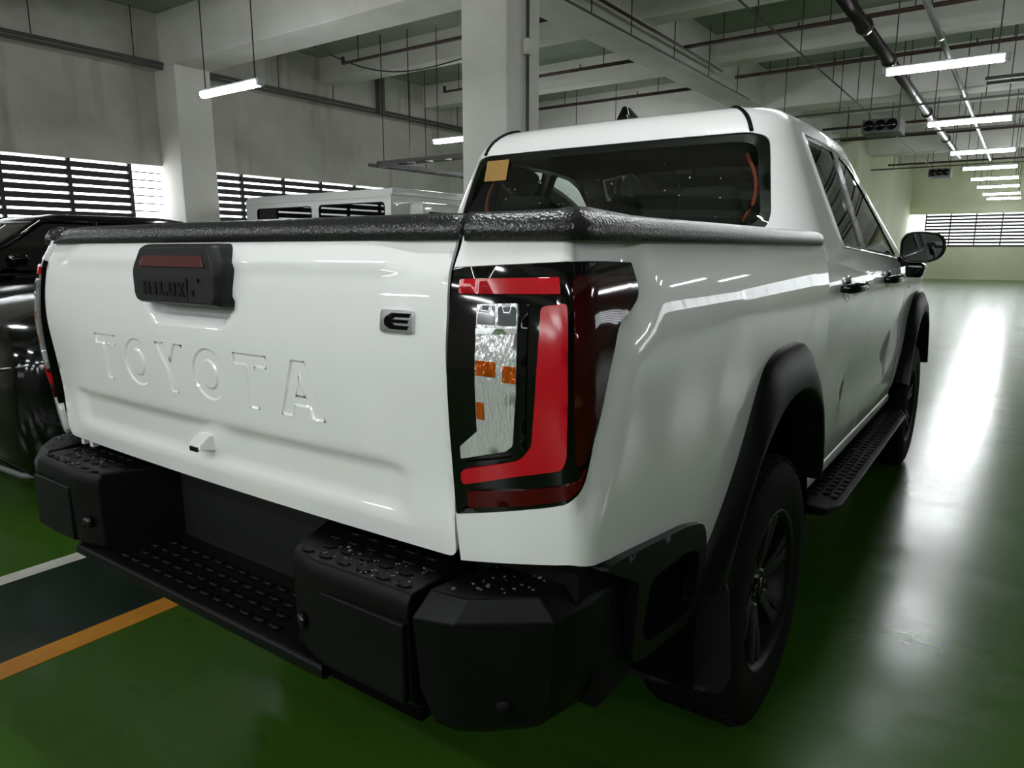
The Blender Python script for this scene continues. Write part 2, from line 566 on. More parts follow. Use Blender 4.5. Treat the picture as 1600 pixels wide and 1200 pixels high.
# conduit with junction box on the column
ce_ = empty('conduit_run', (-3.80, 6.78, 0)); tag(ce_, 'dark conduit with a pale junction box on the concrete column', 'conduit')
MB().tube([(.03, 0, FZ), (.03, 0, 4.49)], .022).build('conduit', CONDUIT, ce_, True)
MB().box(0.0, .075, -.055, .055, 3.62, 3.80).build('junction_box', CONC, ce_, bevel=.008)

# pipes, rods, conduits
def rod(mb, x, y, z0, z1, r=.008):
    mb.tube([(x, y, z0), (x, y, z1)], r, 5)
def pipe_x(name, x0, x1, y, z, r, label, m=PIPE, rods=(), heads=(), group=None, top=TOP, endup=False):
    root = empty(name, (x0, y, z)); tag(root, label, 'pipe', group)
    mb = MB()
    pts = [(0, 0, 0), (x1 - x0, 0, 0)]
    if endup: pts = [(0, 0, .11), (0, 0, 0)] + pts[1:]
    mb.tube(pts, r, 8)
    mb.build('pipe', m, root, True)
    for xr in rods:
        MB().tube([(xr - x0, 0, 0), (xr - x0, 0, top - z)], .009, 5).build('hanger_rod', ROD, root)
    for xh in heads:
        MB().tube([(xh - x0, 0, 0), (xh - x0, 0, .09)], [.016, .012], 6).build('sprinkler_head', m, root)
    return root
def pipe_y(name, x, y0, y1, z, r, label, m=PIPE, rods=(), rodz=TOP, joints=(), jm=None):
    root = empty(name, (x, y0, z)); tag(root, label, 'pipe')
    MB().tube([(0, 0, 0), (0, y1 - y0, 0)], r, 10).build('pipe', m, root, True)
    for yr in rods:
        MB().tube([(0, yr - y0, 0), (0, yr - y0, rodz - z)], .009, 5).build('hanger_rod', ROD, root)
    for yj in joints:
        MB().tube([(0, yj - y0 - .06, 0), (0, yj - y0 + .06, 0)], r * 1.3, 10).build('coupling', jm or m, root, True)
    return root
gp = 'sprinkler branch pipes'
pipe_x('sprinkler_pipe', -9.0, -4.6, 8.55, 4.60, .035, 'dark red sprinkler pipe above the white van, nearest the left column', rods=(-8.6, -6.2), heads=(), endup=True)
pipe_x('sprinkler_pipe', -9.3, -4.6, 11.7, 4.68, .035, 'dark red sprinkler pipe crossing right behind the central column', rods=(-8.9, -7.4, -5.4), heads=(-5.9,), endup=True)
pipe_x('sprinkler_pipe', -9.3, -4.6, 14.6, 4.70, .035, 'dark red sprinkler pipe just above the shark fin aerial', rods=(-8.0, -5.6), heads=(-6.1,))
for (y, z, lab) in ((11.06, 4.58, 'dark sprinkler pipe across the right bay, nearest of its row'),
                    (13.63, 4.58, 'dark sprinkler pipe across the right bay, second of its row'),
                    (17.6, 4.56, 'dark sprinkler pipe across the right bay, third of its row'),
                    (21.0, 4.56, 'dark sprinkler pipe across the right bay, fourth of its row'),
                    (23.4, 4.55, 'dark sprinkler pipe across the right bay, fifth of its row'),
                    (30.9, 4.50, 'dark sprinkler pipe far away above the hanging lamps')):
    pipe_x('sprinkler_pipe', -3.55, 8.5, y, z, .034, lab, rods=(-2.9, -2.4, -1.3, -.2, .9, 1.25, 2.1, 3.0), heads=(-1.75, .4, 1.6))
pipe_x('cable_conduit', -4.6, 8.5, 15.5, 4.05, .022, 'thin grey conduit crossing below the girder over the cab roof', m=CONDUIT, rods=(-3.1, -2.0, .5, 2.6))
pipe_x('cable_conduit', -3.3, 8.5, 19.4, 4.06, .020, 'thin grey conduit crossing between fan boxes and beams', m=CONDUIT, rods=(-2.6, -1.6, .2))
pipe_x('cable_conduit', -3.3, 8.5, 27.4, 4.02, .022, 'far thin conduit running to the corner room', m=CONDUIT, rods=(-2.6, -1.6, .2, 1.4))
pipe_y('sprinkler_main', -.65, 5.2, 26.5, 4.2, .085, 'large dark steel sprinkler main running over the hanging lamps', m=mat('main_pipe', (.05, .043, .043), .3, metal=.7), rods=(9.5, 14.5, 19.5, 24), joints=(10.1, 12.2, 17.5, 22))
pipe_y('drain_pipe', .13, 5.2, 28, 4.2, .042, 'slim galvanised steel pipe beside the dark main', m=STEEL, rods=(10, 15.9, 20.5), joints=(11.2, 16))
pipe_y('cable_conduit', -1.78, 5.0, 31, 4.3, .014, 'thin wire conduit running lengthwise left of the main pipe', m=CONDUIT, rods=(9.2, 11.4, 13.7, 16))
pipe_y('girder_pipe', -3.70, 5.0, 15.0, 4.42, .016, 'thin pipe hung along the lower edge of the girder', m=CONDUIT, rods=(8.2, 9.4, 11.0, 12.6, 14.2))
pipe_y('girder_pipe', -3.55, 7.2, 12.9, 4.56, .024, 'dark feeder pipe hung beside the girder', m=PIPE, rods=())
# conduit pair on the left wall
for k, dz in enumerate((0, .07)):
    pipe_y('wall_conduit', WX + .30 + .02 * k, -6, 18.5, 4.40 + dz, .028, ('lower' if k == 0 else 'upper') + ' grey conduit of the pair running along the left wall', m=CONDUIT,
           rods=(4.35, 5.9, 8.8, 10.2, 12.6, 14.4) if k else ())
MB().box(WX + .23, WX + .36, 11.55, 11.72, 4.4, 5.25).build('wall_riser', CONDUIT)
tag(bpy.data.objects['wall_riser'], 'dark vertical conduit riser on the left wall beam', 'conduit')

# galvanised tray crossing near the second lamp on the right
pipe_x('cable_rail', .62, 7.5, 12.75, 3.86, .03, 'grey cable rail reaching right behind the nearest lamp, front one', m=CONDUIT, rods=(1.4, 2.4))
pipe_x('cable_rail', .62, 7.5, 13.15, 3.86, .03, 'grey cable rail reaching right behind the nearest lamp, rear one', m=CONDUIT, rods=(1.4, 2.4))

# cable tray above the van
tr = empty('cable_tray', (-9.1, 9.4, 2.92)); tag(tr, 'dark hanging cable tray above the white van', 'cable tray')
MB().box(0, 4.4, 0, .03, 0, .07).build('rail', CONDUIT, tr)
MB().box(0.1, 4.4, .28, .31, 0, .07).build('rail', CONDUIT, tr)
MB().box(0, .03, 0, 3.6, 0, .07).build('rail', CONDUIT, tr)
MB().box(-.35, -.32, .1, 3.6, 0, .07).build('rail', CONDUIT, tr)
for k in range(9):
    MB().box(.3 + .45 * k, .33 + .45 * k, .0, .3, 0, .03).build('rung', CONDUIT, tr)
    MB().box(-.34, .02, .3 + .38 * k, .33 + .38 * k, 0, .03).build('rung', CONDUIT, tr)
for (a, b) in ((.1, .1), (.75, .15), (2.2, .15), (2.9, .15), (-.15, 1.6), (-.15, 3.2)):
    MB().tube([(a, b, 0), (a, b, TOP - 2.92)], .010, 5).build('hanger_rod', ROD, tr)

# hanging fan boxes
def fan_box(x, y, z, sx_, label):
    r = empty('jet_fan', (x, y, z)); tag(r, label, 'fan')
    w_, h_ = sx_, .26
    MB().box(-w_ / 2, w_ / 2, -.2, .5, -h_ / 2, h_ / 2).build('casing', mat('fan_grey', (.10, .10, .09), .5), r, bevel=.01)
    for k in (-1, 0, 1):
        mb = MB(); mb.tube([(k * w_ * .3, -.19, 0), (k * w_ * .3, -.27, 0)], [.085, .10], 14)
        mb.build('nozzle', GLOSSB, r, True)
    for a in (-.25, .25):
        MB().tube([(a, .1, .1), (a, .1, TOP - z)], .009, 5).build('hanger_rod', ROD, r)
fan_box(-1.10, 15.0, 3.62, .66, 'grey triple nozzle ventilation fan hung near the lamps')
fan_box(-1.12, 26.5, 3.72, .62, 'small far triple nozzle ventilation fan near the far wall')

# hanging tube lamps
def lamp(x, y, z, label, rodz=TOP, group=None):
    r = empty('tube_lamp', (x, y, z)); tag(r, label, 'lamp', group)
    MB().box(-.62, .62, -.045, .045, .015, .05).build('housing', LAMPH, r, bevel=.008)
    t = MB()
    prof = [(-.05, .015), (.05, .015), (.042, -.02), (.02, -.045), (-.02, -.045), (-.042, -.02)]
    t.loft([[(xx, a, b) for a, b in prof] for xx in (-.585, .585)])
    t.build('tube', TUBE, r)
    for s in (-1, 1):
        MB().box(min(s * .585, s * .64), max(s * .585, s * .64), -.048, .048, -.04, .045).build('end_cap', LAMPH, r, bevel=.008)
        MB().tube([(s * .52, 0, .04), (s * .52, 0, rodz - z)], .008, 5).build('hanger_rod', ROD, r)
names = ['nearest', 'second', 'third', 'fourth', 'fifth', 'sixth', 'seventh', 'last and farthest']
for i, y in enumerate((9.24, 13.75, 18.3, 22.1, 25.6, 29.0, 32.9, 36.0)):
    lamp(.40, y, 3.41, names[i] + ' bright tube lamp in the row hanging on the right')
for i, y in enumerate((4.7, .2, -2.9, -5.6, -8.3, -11.0)):  # the ones behind the viewpoint are added to brighten the tailgate
    lamp(.40, y, 3.41, ['tube lamp hanging over the cab, out of view', 'tube lamp hanging over the tailgate, out of view', 'right tube lamp just behind the viewpoint', 'second right tube lamp behind the viewpoint', 'third right tube lamp behind the viewpoint', 'right tube lamp close to the back wall'][i])
lamp(-6.85, 4.75, 3.26, 'bright tube lamp hanging left, before the wall column')
lamp(-7.3, 9.75, 3.30, 'bright tube lamp half hidden by the central column')
for i, y in enumerate((.2, -4.4, -9.0, 14.5, 19.0)):
    lamp(-7.1, y, 3.35, ['tube lamp in the left row above the black cars', 'tube lamp in the left row behind the viewpoint', 'tube lamp in the left row at the back wall', 'tube lamp of the left row behind the column', 'tube lamp of the left row near the corner room'][i])
for i, y in enumerate((9.4, 14, 18.6, 23.2)):
    lamp(8.2, y, 3.41, ['first', 'second', 'third', 'fourth'][i] + ' tube lamp of the row out of view to the right')
for i, y in enumerate((-2.9, -5.6, -8.3, -11.0)):  # unseen row added behind the viewpoint to light the tailgate
    lamp(-3.0, y, 3.41, ['left inner tube lamp just behind the viewpoint', 'second left inner tube lamp behind the viewpoint', 'third left inner tube lamp behind the viewpoint', 'left inner tube lamp close to the back wall'][i])

for i, y in enumerate((-2.2, -5.0, -7.8, -10.6)):  # another unseen row, added to lift the tailgate and bed side
    lamp(3.9, y, 3.41, ['far right tube lamp just behind the viewpoint', 'second far right tube lamp behind the viewpoint', 'third far right tube lamp behind the viewpoint', 'far right tube lamp close to the back wall'][i])

# hanging wire by the second left lamp
wv = []
for k in range(11):
    t = k / 10
    wv.append((-8.1 + 1.15 * t, 7.15 + 2.3 * t, 4.45 + .12 * t - .35 * math.sin(PI * t) * (1 - .3 * t)))
tag(MB().tube(wv, .012, 5).build('drooping_wire', ROD, None, True), 'thin black wire drooping below the ceiling beam', 'wire')


# ------------------------------------------------------------------ the pickup
T = empty('pickup_truck'); tag(T, 'white double cab pickup with black bumper and flares, seen from behind', 'pickup truck')
AXR, AXF, WR = 1.15, 4.235, .390
ZT, ZB = 1.335, .80          # top and bottom of the tailgate skin
prof = smooth_tab([.45, .55, .70, .85, 1.00, 1.12, 1.20, 1.27, 1.31, 1.34],
                  [.868, .884, .900, .907, .910, .908, .901, .887, .872, .850])
yrear = smooth_tab([.78, .84, .90, .96, 1.05, 1.12, 1.20, 1.265, 1.30, 1.335, 1.36],
                   [.004, -.006, -.012, -.018, -.026, -.028, -.020, -.008, .010, .026, .036])
RC = .05
SWP, ALP = .060, math.radians(24)
def bedpt0(u, z):
    W = prof(z); y0 = yrear(z); xc = W - RC; xs = xc + RC * math.sin(ALP)
    if u < .14:
        t = u / .14
        return Vector((.705 + t * (xs - .705), y0 + SWP * (.7 * t + .3 * t * t), z))
    if u < .22:
        th = ALP + (u - .14) / .08 * (PI / 2 - ALP)
        return Vector((xc + RC * math.sin(th), y0 + SWP + RC * (math.cos(ALP) - math.cos(th)), z))
    d = u - .22
    fade = max(0, 1 - d / .45) ** 2
    bul = .006 * math.sin(min(1, d / 1.4) * PI)
    return Vector((W + bul, y0 * fade + SWP + RC * math.cos(ALP) + d, z))
def bednorm(u, z):
    e = .004
    a = bedpt0(u + e, z) - bedpt0(u - e, z); b = bedpt0(u, z + e) - bedpt0(u, z - e)
    return a.cross(b).normalized()
def U(y): return y + .22 - .1057   # side position to unwrapped coordinate
LAMP = [(.004, 1.274), (.10, 1.280), (.17, 1.284), (.27, 1.283), (U(.245), 1.280), (U(.262), 1.228), (U(.225), 1.203), (U(.185), 1.185), (U(.172), 1.15),
        (U(.158), 1.12), (U(.130), 1.05), (.212, .994), (.188, .945), (.165, .924), (.13, .910), (.08, .897), (.004, .880)]
LAMPR = rounded(LAMP, [.004, .02, .02, .02, .006, .02, .01, .02, .02, .02, .03, .03, .02, .03, .03, .03, .004], 4)
def zf(pl):
    return [(u * .84, 1.3 - (1.3 - z) * (1 + .07 * min(1, max(0, u) / .18))) for u, z in pl]
LN = np.array(dense(LAMPR, .01))
def bedpt(u, z, off=0.0, recess=True):
    p = bedpt0(u, z)
    o = off
    if recess and u > .16:
        d = float(np.min(np.hypot(LN[:, 0] - u, LN[:, 1] - z)))
        o -= .022 * (1 - sstep(0, .075, d)) * sstep(.16, .21, u)
    if recess and z < .97 and u < .24:
        pass
    if o: p = p + bednorm(u, z) * o
    return p

FO = [(.56, .56), (.585, .597), (.667, .688), (.778, .811), (.872, .949), (.934, 1.019), (1.04, 1.05), (1.26, 1.05), (1.366, 1.02), (1.428, .949), (1.50, .83), (1.58, .70), (1.64, .60), (1.655, .56)]
# skin of the bed side
flr_in = []
for (y, z) in FO[::-1]:
    v = Vector((y - AXR, z - .40)); v = v * (1 - .05 / v.length)
    flr_in.append((U(AXR + v.x), .40 + v.y))
bs_out = [(.004, 1.325), (.10, 1.325), (.25, 1.325), (U(1.665), 1.325), (U(1.665), .56)] + flr_in[1:-1] + \
         [(U(.61), .575), (U(.598), .64), (U(.578), .70), (U(.545), .735), (U(.50), .738), (U(.12), .800), (.15, .812), (.004, .797)]
for s in (1, -1):
    bs = panel('bed_side', bs_out, lambda u, z: bedpt(u, z), PAINT, T, holes=[LAMPR], step=.022, skirt=.014, sx=s)
    if s == 1: bs['label'] = 'glossy white right bed side panel'
    # tail lamp
    tl = panel('tail_light', LAMPR, lambda u, z: bedpt(u, z, -.002, False), GLOSSB, T, step=.02, skirt=.03, sx=s)
    tl['label'] = 'smoked tail light with red C shaped bar'
    o1 = .004
    mp = lambda u, z: bedpt(u, z, o1, False)
    # dark red smoked side lens
    panel('smoked_lens', rounded([(.172, 1.262), (U(.215), 1.262), (U(.235), 1.235), (U(.155), 1.17), (U(.138), 1.10), (U(.110), 1.04), (.190, .985), (.168, .975), (.168, 1.05)], .01), lambda u, z: bedpt(u, z, .002, False), REDDARK, tl, step=.02, skirt=.004, sx=s)
    panel('smoked_lens', rounded([(.022, .896), (.09, .908), (.15, .925), (.178, .945), (.190, .975), (.176, .955), (.10, .936), (.022, .924)], .006), lambda u, z: bedpt(u, z, .002, False), REDMID, tl, step=.015, skirt=.004, sx=s)
    # C shaped red bar
    cbar = [(.020, 1.256), (.172, 1.262), (.172, 1.240), (.020, 1.235)]
    panel('red_light_bar', rounded(zf(cbar), .003), mp, REDBAR, tl, step=.012, skirt=.006, sx=s)
    cb2 = zf([(.142, 1.222), (.186, 1.228), (.184, 1.10), (.176, 1.01), (.164, .992), (.10, .970), (.020, .938), (.020, .962), (.06, .978), (.110, .998), (.126, 1.022), (.134, 1.10)])
    panel('red_light_bar', rounded(cb2, .008), mp, REDBAR, tl, step=.012, skirt=.006, sx=s)
    # clear reflector strip
    cl = panel('clear_lens', rounded(zf([(.050, 1.221), (.110, 1.225), (.108, 1.10), (.100, 1.018), (.090, 1.008), (.022, .982), (.022, 1.002), (.050, 1.032)]), .002), mp, CLEAR, tl, step=.012, skirt=.006, sx=s)
    for (a, b, c, d) in ((.051, .080, 1.118, 1.140), (.090, .108, 1.112, 1.136), (.051, .062, 1.052, 1.078)):
        panel('amber_bulb', zf([(a, c), (b, c), (b, d), (a, d)]), lambda u, z: bedpt(u, z, .0055, False), AMBER, cl, step=.01, skirt=.002, sx=s)
    panel('lens_bezel', zf([(.050, 1.186), (.1095, 1.190), (.1092, 1.182), (.050, 1.178)]), lambda u, z: bedpt(u, z, .006, False), CHROME, cl, step=.01, skirt=.002, sx=s)
    for (a, b) in ((.0520, .0775), (.0825, .1080)):
        panel('reverse_lamp', rounded(zf([(a, 1.192), (b, 1.193), (b, 1.220), (a, 1.219)]), .003), lambda u, z: bedpt(u, z, .0058, False), mat('reverse_lens', (.10, .11, .12), .08, coat=1.0), cl, step=.01, skirt=.002, sx=s)
    # thin bezel lines around the reflector
    panel('lens_frame', rounded(zf([(.116, 1.226), (.124, 1.226), (.121, 1.10), (.116, 1.01), (.10, .992), (.03, .971), (.026, .976), (.096, .999), (.110, 1.015), (.113, 1.10)]), .002), lambda u, z: bedpt(u, z, .003, False), GLOSSB, tl, step=.012, skirt=.003, sx=s)
    # bed rail cap
    rings = []
    us = [.006, .010] + list(np.linspace(.02, .26, 16)) + list(np.linspace(.32, U(1.62), 18)) + [U(1.652), U(1.66)]
    for i, u in enumerate(us):
        e = .008 if i in (0, len(us) - 1) else 0
        p = bedpt0(u, 1.312); q = bedpt0(u + .004, 1.312) - bedpt0(u - .004, 1.312)
        nrm = Vector((-q.y, q.x, 0)).normalized()
        dep = .040 + .055 * sstep(.2, .4, u)
        hgt = .0 + .008 * math.exp(-((u - .24) / .12) ** 2)
        ring = []
        for (ins, z) in ((-.006, 1.314), (-.007, 1.334), (.003, 1.350), (.018, 1.357 + hgt), (dep - .008, 1.357 + hgt), (dep, 1.348), (dep, 1.314)):
            k = p + nrm * (ins + (e if ins < .02 else 0)); ring.append((s * k.x, k.y, z - (e if z > 1.32 else 0)))
        rings.append(ring)
    MB().loft(rings).build('bed_rail_cap', LINER, T, True)
    MB().box(min(s * .71, s * .77), max(s * .71, s * .77), .062, .10, .82, 1.335).build('rear_pillar', PLASTIC_D, T, bevel=.006)
    # inner wall of the bed
    MB().box(min(s * .74, s * .77), max(s * .74, s * .77), .08, 1.64, .82, 1.33).build('bed_inner_wall', PLASTIC_D, T)
    # black wheel arch trim behind the wheel
    def trimpt(u, z): return bedpt(u, z, .016, False)
    tro = rounded([(U(.10), .797), (U(.16), .795), (U(.46), .757), (U(.548), .734), (U(.575), .695), (U(.600), .60), (U(.585), .525), (U(.545), .500), (U(.30), .530), (U(.235), .55), (U(.235), .72)], [.0, .03, .03, .03, .03, .02, .02, .03, .03, .03, .0])
    trh = rounded([(U(.29), .705), (U(.47), .698), (U(.545), .672), (U(.558), .60), (U(.555), .535), (U(.48), .540), (U(.31), .562), (U(.272), .60)], .025)
    panel('quarter_trim', tro, trimpt, PLASTIC, T, holes=[trh], step=.02, skirt=.025, sx=s)
    # rear flare
    def flare(axy, sh, parent):
        rings = []
        n = len(FO)
        fo = []
        for i in range(n - 1):
            for j in range(4):
                t = j / 4
                fo.append((FO[i][0] + (FO[i + 1][0] - FO[i][0]) * t, FO[i][1] + (FO[i + 1][1] - FO[i][1]) * t))
        fo.append(FO[-1])
        # smooth
        for _ in range(2):
            fo = [fo[0]] + [((fo[i - 1][0] + 2 * fo[i][0] + fo[i + 1][0]) / 4, (fo[i - 1][1] + 2 * fo[i][1] + fo[i + 1][1]) / 4) for i in range(1, len(fo) - 1)] + [fo[-1]]
        for (y, z) in fo:
            v = Vector((y - AXR, z - .40)); d = v.normalized()
            rin = .475 + .045 * max(0, d.y)
            if v.length - rin < .05: rin = v.length - .05
            Y = lambda r: axy + d.x * r
            Z = lambda r: .40 + d.y * r
            L = v.length
            xb = prof(z) if sh == 0 else .896
            ring = [(s * (xb - .01), Y(L), Z(L)), (s * (xb + .012), Y(L - .004), Z(L - .004)), (s * (xb + .024), Y(L - .018), Z(L - .018)),
                    (s * (xb + .048), Y(L - (L - rin) * .55), Z(L - (L - rin) * .55)), (s * (xb + .052), Y(rin + .012), Z(rin + .012)), (s * (xb + .046), Y(rin), Z(rin)), (s * (xb - .06), Y(rin - .004), Z(rin - .004))]
            rings.append(ring)
        mb = MB(); mb.loft(rings, cap=False, closed=False)
        return mb.build('wheel_flare', PLASTIC, parent, True)
    flare(AXR, 0, T); flare(AXF, 1, T)
    # wheel wells
    for axy in (AXR, AXF):
        mb = MB(); rings = []
        for k in range(25):
            a = -0.25 + (PI + .5) * k / 24
            rings.append([(s * .52, axy + .52 * math.cos(a), .40 + .52 * math.sin(a)), (s * .885, axy + .52 * math.cos(a), .40 + .52 * math.sin(a))])
        mb.loft(rings, cap=False, closed=False)
        mb.build('wheel_well', VOID, T, True)
        MB().box(min(s * .50, s * .52), max(s * .50, s * .52), axy - .52, axy + .52, .25, .92).build('inner_well', VOID, T)

# tailgate ---------------------------------------------------------
def gatepoint(x, z, off=0.0):
    y = yrear(z)
    ax = abs(x)
    # crisp upper shelf with slanted ends
    up = sstep(1.262, 1.272, z) * sstep(.66, .56, ax + max(0, (z - 1.27)) * 1.2)
    y -= .006 * up
    # stepped inset band low on the gate
    y += .014 * sstep(.945, .925, z) * sstep(.62, .55, ax) * sstep(.835, .868, z)
    # side creases
    y += .010 * sstep(.50, .69, ax) * sstep(1.20, 1.0, z) * sstep(.80, .95, z)
    # handle pocket
    pw = sstep(.168, .142, ax + max(0, 1.19 - z) * .9)
    y += .040 * pw * sstep(1.146, 1.182, z) * sstep(1.215, 1.195, z)
    bow = .014 * (ax / .70) ** 2
    return Vector((x, y + bow - off - .004, z))
gate_out = rounded([(-.694, ZB - .006), (.694, ZB - .006), (.699, 1.0), (.699, 1.2), (.690, 1.325), (-.690, 1.325), (-.699, 1.2), (-.699, 1.0)], [.02, .02, .0, .0, .01, .01, 0, 0])
PR_O = [[(.5 + .5 * math.cos(2 * PI * k / 32), .5 + .5 * math.sin(2 * PI * k / 32)) for k in range(32)],
        [(.5 + .23 * math.cos(2 * PI * k / 24), .5 + .26 * math.sin(2 * PI * k / 24)) for k in range(24)]]
PR = {'T': [[(.35, 0), (.65, 0), (.65, .77), (1, .77), (1, 1), (0, 1), (0, .77), (.35, .77)]],
      'Y': [[(.35, 0), (.65, 0), (.65, .44), (1, 1), (.68, 1), (.50, .68), (.32, 1), (0, 1), (.35, .44)]],
      'A': [[(0, 0), (.28, 0), (.345, .20), (.655, .20), (.72, 0), (1, 0), (.655, 1), (.345, 1)], [(.41, .40), (.59, .40), (.50, .70)]], 'O': PR_O}
def inset2d(pl, d):
    n = len(pl); ar = sum(pl[i][0] * pl[(i + 1) % n][1] - pl[(i + 1) % n][0] * pl[i][1] for i in range(n))
    sg = 1 if ar > 0 else -1
    out = []
    for i in range(n):
        a = Vector(pl[i - 1]); b = Vector(pl[i]); c = Vector(pl[(i + 1) % n])
        e1 = (b - a).normalized(); e2 = (c - b).normalized()
        n1 = Vector((-e1.y, e1.x)) * sg; n2 = Vector((-e2.y, e2.x)) * sg
        m_ = n1 + n2; k = 2 * d / max(.5, m_.length_squared)
        out.append((b.x + m_.x * k, b.y + m_.y * k))
    return out
press = []; xx = -.362
for ch in 'TOYOTA':
    ww = {'T': .105, 'O': .116, 'Y': .112, 'A': .124}[ch]
    press.append([[(xx - ww / 2 + a * ww, .992 + b * .110) for a, b in q] for q in PR[ch]]); xx += .1435
G = panel('tailgate', gate_out, lambda x, z: gatepoint(x, z), PAINT, T, holes=[q[0] for q in press], step=.0125, skirt=.006)
for q in press:
    fo_ = inset2d(dense(q[0], .012), .0045); ho_ = [inset2d(dense(h, .012), -.0045) for h in q[1:]]
    lt = panel('letter', fo_, lambda x, z: gatepoint(x, z, -.0032), PAINT, G, holes=ho_, step=.012, skirt=-.0032, edge=.2, spread=.0045)
    for h in q[1:]:
        panel('letter_counter', dense(h, .012), lambda x, z: gatepoint(x, z), PAINT, G, step=.012, skirt=.005, edge=.2)
G['label'] = 'glossy white tailgate'
MB().box(-.685, .685, .03, .06, .80, 1.33).build('inner_skin', PLASTIC_D, G)
# tailgate top cap
rings = []
for x in [-.700, -.694] + list(np.linspace(-.68, .68, 30)) + [.694, .700]:
    e = .010 if abs(x) > .697 else 0
    bow = .014 * (abs(x) / .70) ** 2
    dz = -.022 * sstep(.60, .70, abs(x)) if x < 0 else -.004 * sstep(.66, .70, abs(x))
    P = [(yrear(1.325) - .017 + bow + e, 1.315), (yrear(1.335) - .017 + bow + e, 1.336 - e), (.018 + bow + e, 1.353 - e), (.040 + bow, 1.358 - e), (.075, 1.358 - e), (.082, 1.345 - e), (.082, 1.315)]
    rings.append([(x, a, b + (dz if i in (1, 2, 3, 4, 5) else 0) * .6) for i, (a, b) in enumerate(P)])
MB().loft(rings).build('tailgate_cap', LINER, G, True)
# handle housing
def hp(x, z): return Vector((x, -.0548 + .006 * sstep(1.25, 1.31, z), z))
ho = rounded([(-.150, 1.187), (.150, 1.187), (.159, 1.20), (.161, 1.262), (.132, 1.312), (-.132, 1.312), (-.161, 1.262), (-.159, 1.20)], [.012, .012, .01, .02, .012, .012, .02, .01])
hring = []
for (k, kz, y) in ((1.0, 1.0, .02), (1.0, 1.0, -.030), (.985, .97, -.042), (.93, .88, -.0545)):
    hring.append([(x * k, y + (.006 * sstep(1.25, 1.31, z) if y < 0 else 0), 1.2495 + (z - 1.2495) * kz) for x, z in ho])
H = MB().loft(hring).build('handle_housing', mat('handle_black', (.012, .012, .012), .5, spec=.3), G, bevel=.002)
panel('brake_light', rounded([(-.122, 1.266), (.122, 1.266), (.110, 1.288), (-.110, 1.288)], .003), lambda x, z: hp(x, z) + Vector((0, -.0010, 0)), mat('brake_lens', (.070, .003, .002), .5, spec=.3), H, step=.01, skirt=.006)
hl = panel('name_plate', rounded([(-.114, 1.2), (.058, 1.2), (.058, 1.244), (-.114, 1.244)], .004), lambda x, z: hp(x, z) + Vector((0, -.0008, 0)), mat('handle_black', (.012, .012, .012), .5, spec=.3), H, step=.01, skirt=0)
LET = {
 'H': [[(0, 0), (.28, 0), (.28, .36), (.72, .36), (.72, 0), (1, 0), (1, 1), (.72, 1), (.72, .62), (.28, .62), (.28, 1), (0, 1)]],
 'I': [[(.30, 0), (.70, 0), (.70, 1), (.30, 1)]],
 'L': [[(0, 0), (1, 0), (1, .26), (.30, .26), (.30, 1), (0, 1)]],
 'U': [[(0, .18), (.18, 0), (.82, 0), (1, .18), (1, 1), (.71, 1), (.71, .26), (.29, .26), (.29, 1), (0, 1)]],
 'X': [[(0, 0), (.32, 0), (.50, .30), (.68, 0), (1, 0), (.69, .50), (1, 1), (.68, 1), (.50, .70), (.32, 1), (0, 1), (.31, .50)]],
 'T': [[(.35, 0), (.65, 0), (.65, .77), (1, .77), (1, 1), (0, 1), (0, .77), (.35, .77)]],
 'Y': [[(.35, 0), (.65, 0), (.65, .44), (1, 1), (.68, 1), (.50, .68), (.32, 1), (0, 1), (.35, .44)]],
 'A': [[(0, 0), (.28, 0), (.345, .20), (.655, .20), (.72, 0), (1, 0), (.655, 1), (.345, 1)], [(.41, .40), (.59, .40), (.50, .70)]],
 'O': [[(.5 + .5 * math.cos(2 * PI * k / 32), .5 + .5 * math.sin(2 * PI * k / 32)) for k in range(32)],
       [(.5 + .23 * math.cos(2 * PI * k / 24), .5 + .26 * math.sin(2 * PI * k / 24)) for k in range(24)]],
}
def letters(text, x0, pitch, w_, z0, h_, mapf, m, parent, step, skirt, wid=None, spread=0.0):
    x = x0
    for ch in text:
        ww = (wid or {}).get(ch, w_)
        sc_ = lambda poly: [(x - ww / 2 + a * ww, z0 + b * h_) for a, b in poly]
        L = LET[ch]
        panel('letter', sc_(L[0]), mapf, m, parent, holes=[sc_(q) for q in L[1:]], step=step, skirt=skirt, spread=spread)
        x += pitch
letters('HILUX', -.092, .0325, .0262, 1.207, .028, lambda x, z: hp(x, z) + Vector((0, -.0024, 0)), mat('letter_black', (.002, .002, .002), .5, spec=.2), hl, .01, .002)
panel('key_lock', rounded([(.074, 1.208), (.081, 1.208), (.081, 1.221), (.074, 1.221)], .003), lambda x, z: hp(x, z) + Vector((0, -.0008, 0)), GLOSSB, H, step=.01, skirt=.004)
panel('key_hole', rounded([(.096, 1.236), (.100, 1.236), (.100, 1.244), (.096, 1.244)], .001), lambda x, z: hp(x, z) + Vector((0, -.001, 0)), GLOSSB, H, step=.01, skirt=.002)
# E badge
bd = panel('model_badge', rounded([(.566, 1.168), (.636, 1.168), (.636, 1.205), (.566, 1.205)], .008), lambda x, z: gatepoint(x, z, .006), CHROME, G, step=.01, skirt=.008)
E_ = [(.590, 1.173), (.624, 1.173), (.628, 1.180), (.598, 1.180), (.592, 1.184), (.624, 1.184), (.627, 1.190), (.592, 1.190), (.598, 1.194), (.627, 1.194), (.631, 1.201), (.592, 1.201), (.580, 1.195), (.575, 1.188), (.578, 1.179)]
E_ = [(x, 1.187 + (z - 1.187) * .93) for x, z in E_]
panel('badge_letter', E_, lambda x, z: gatepoint(x, z, .0075), GLOSSB, bd, step=.01, skirt=.003)
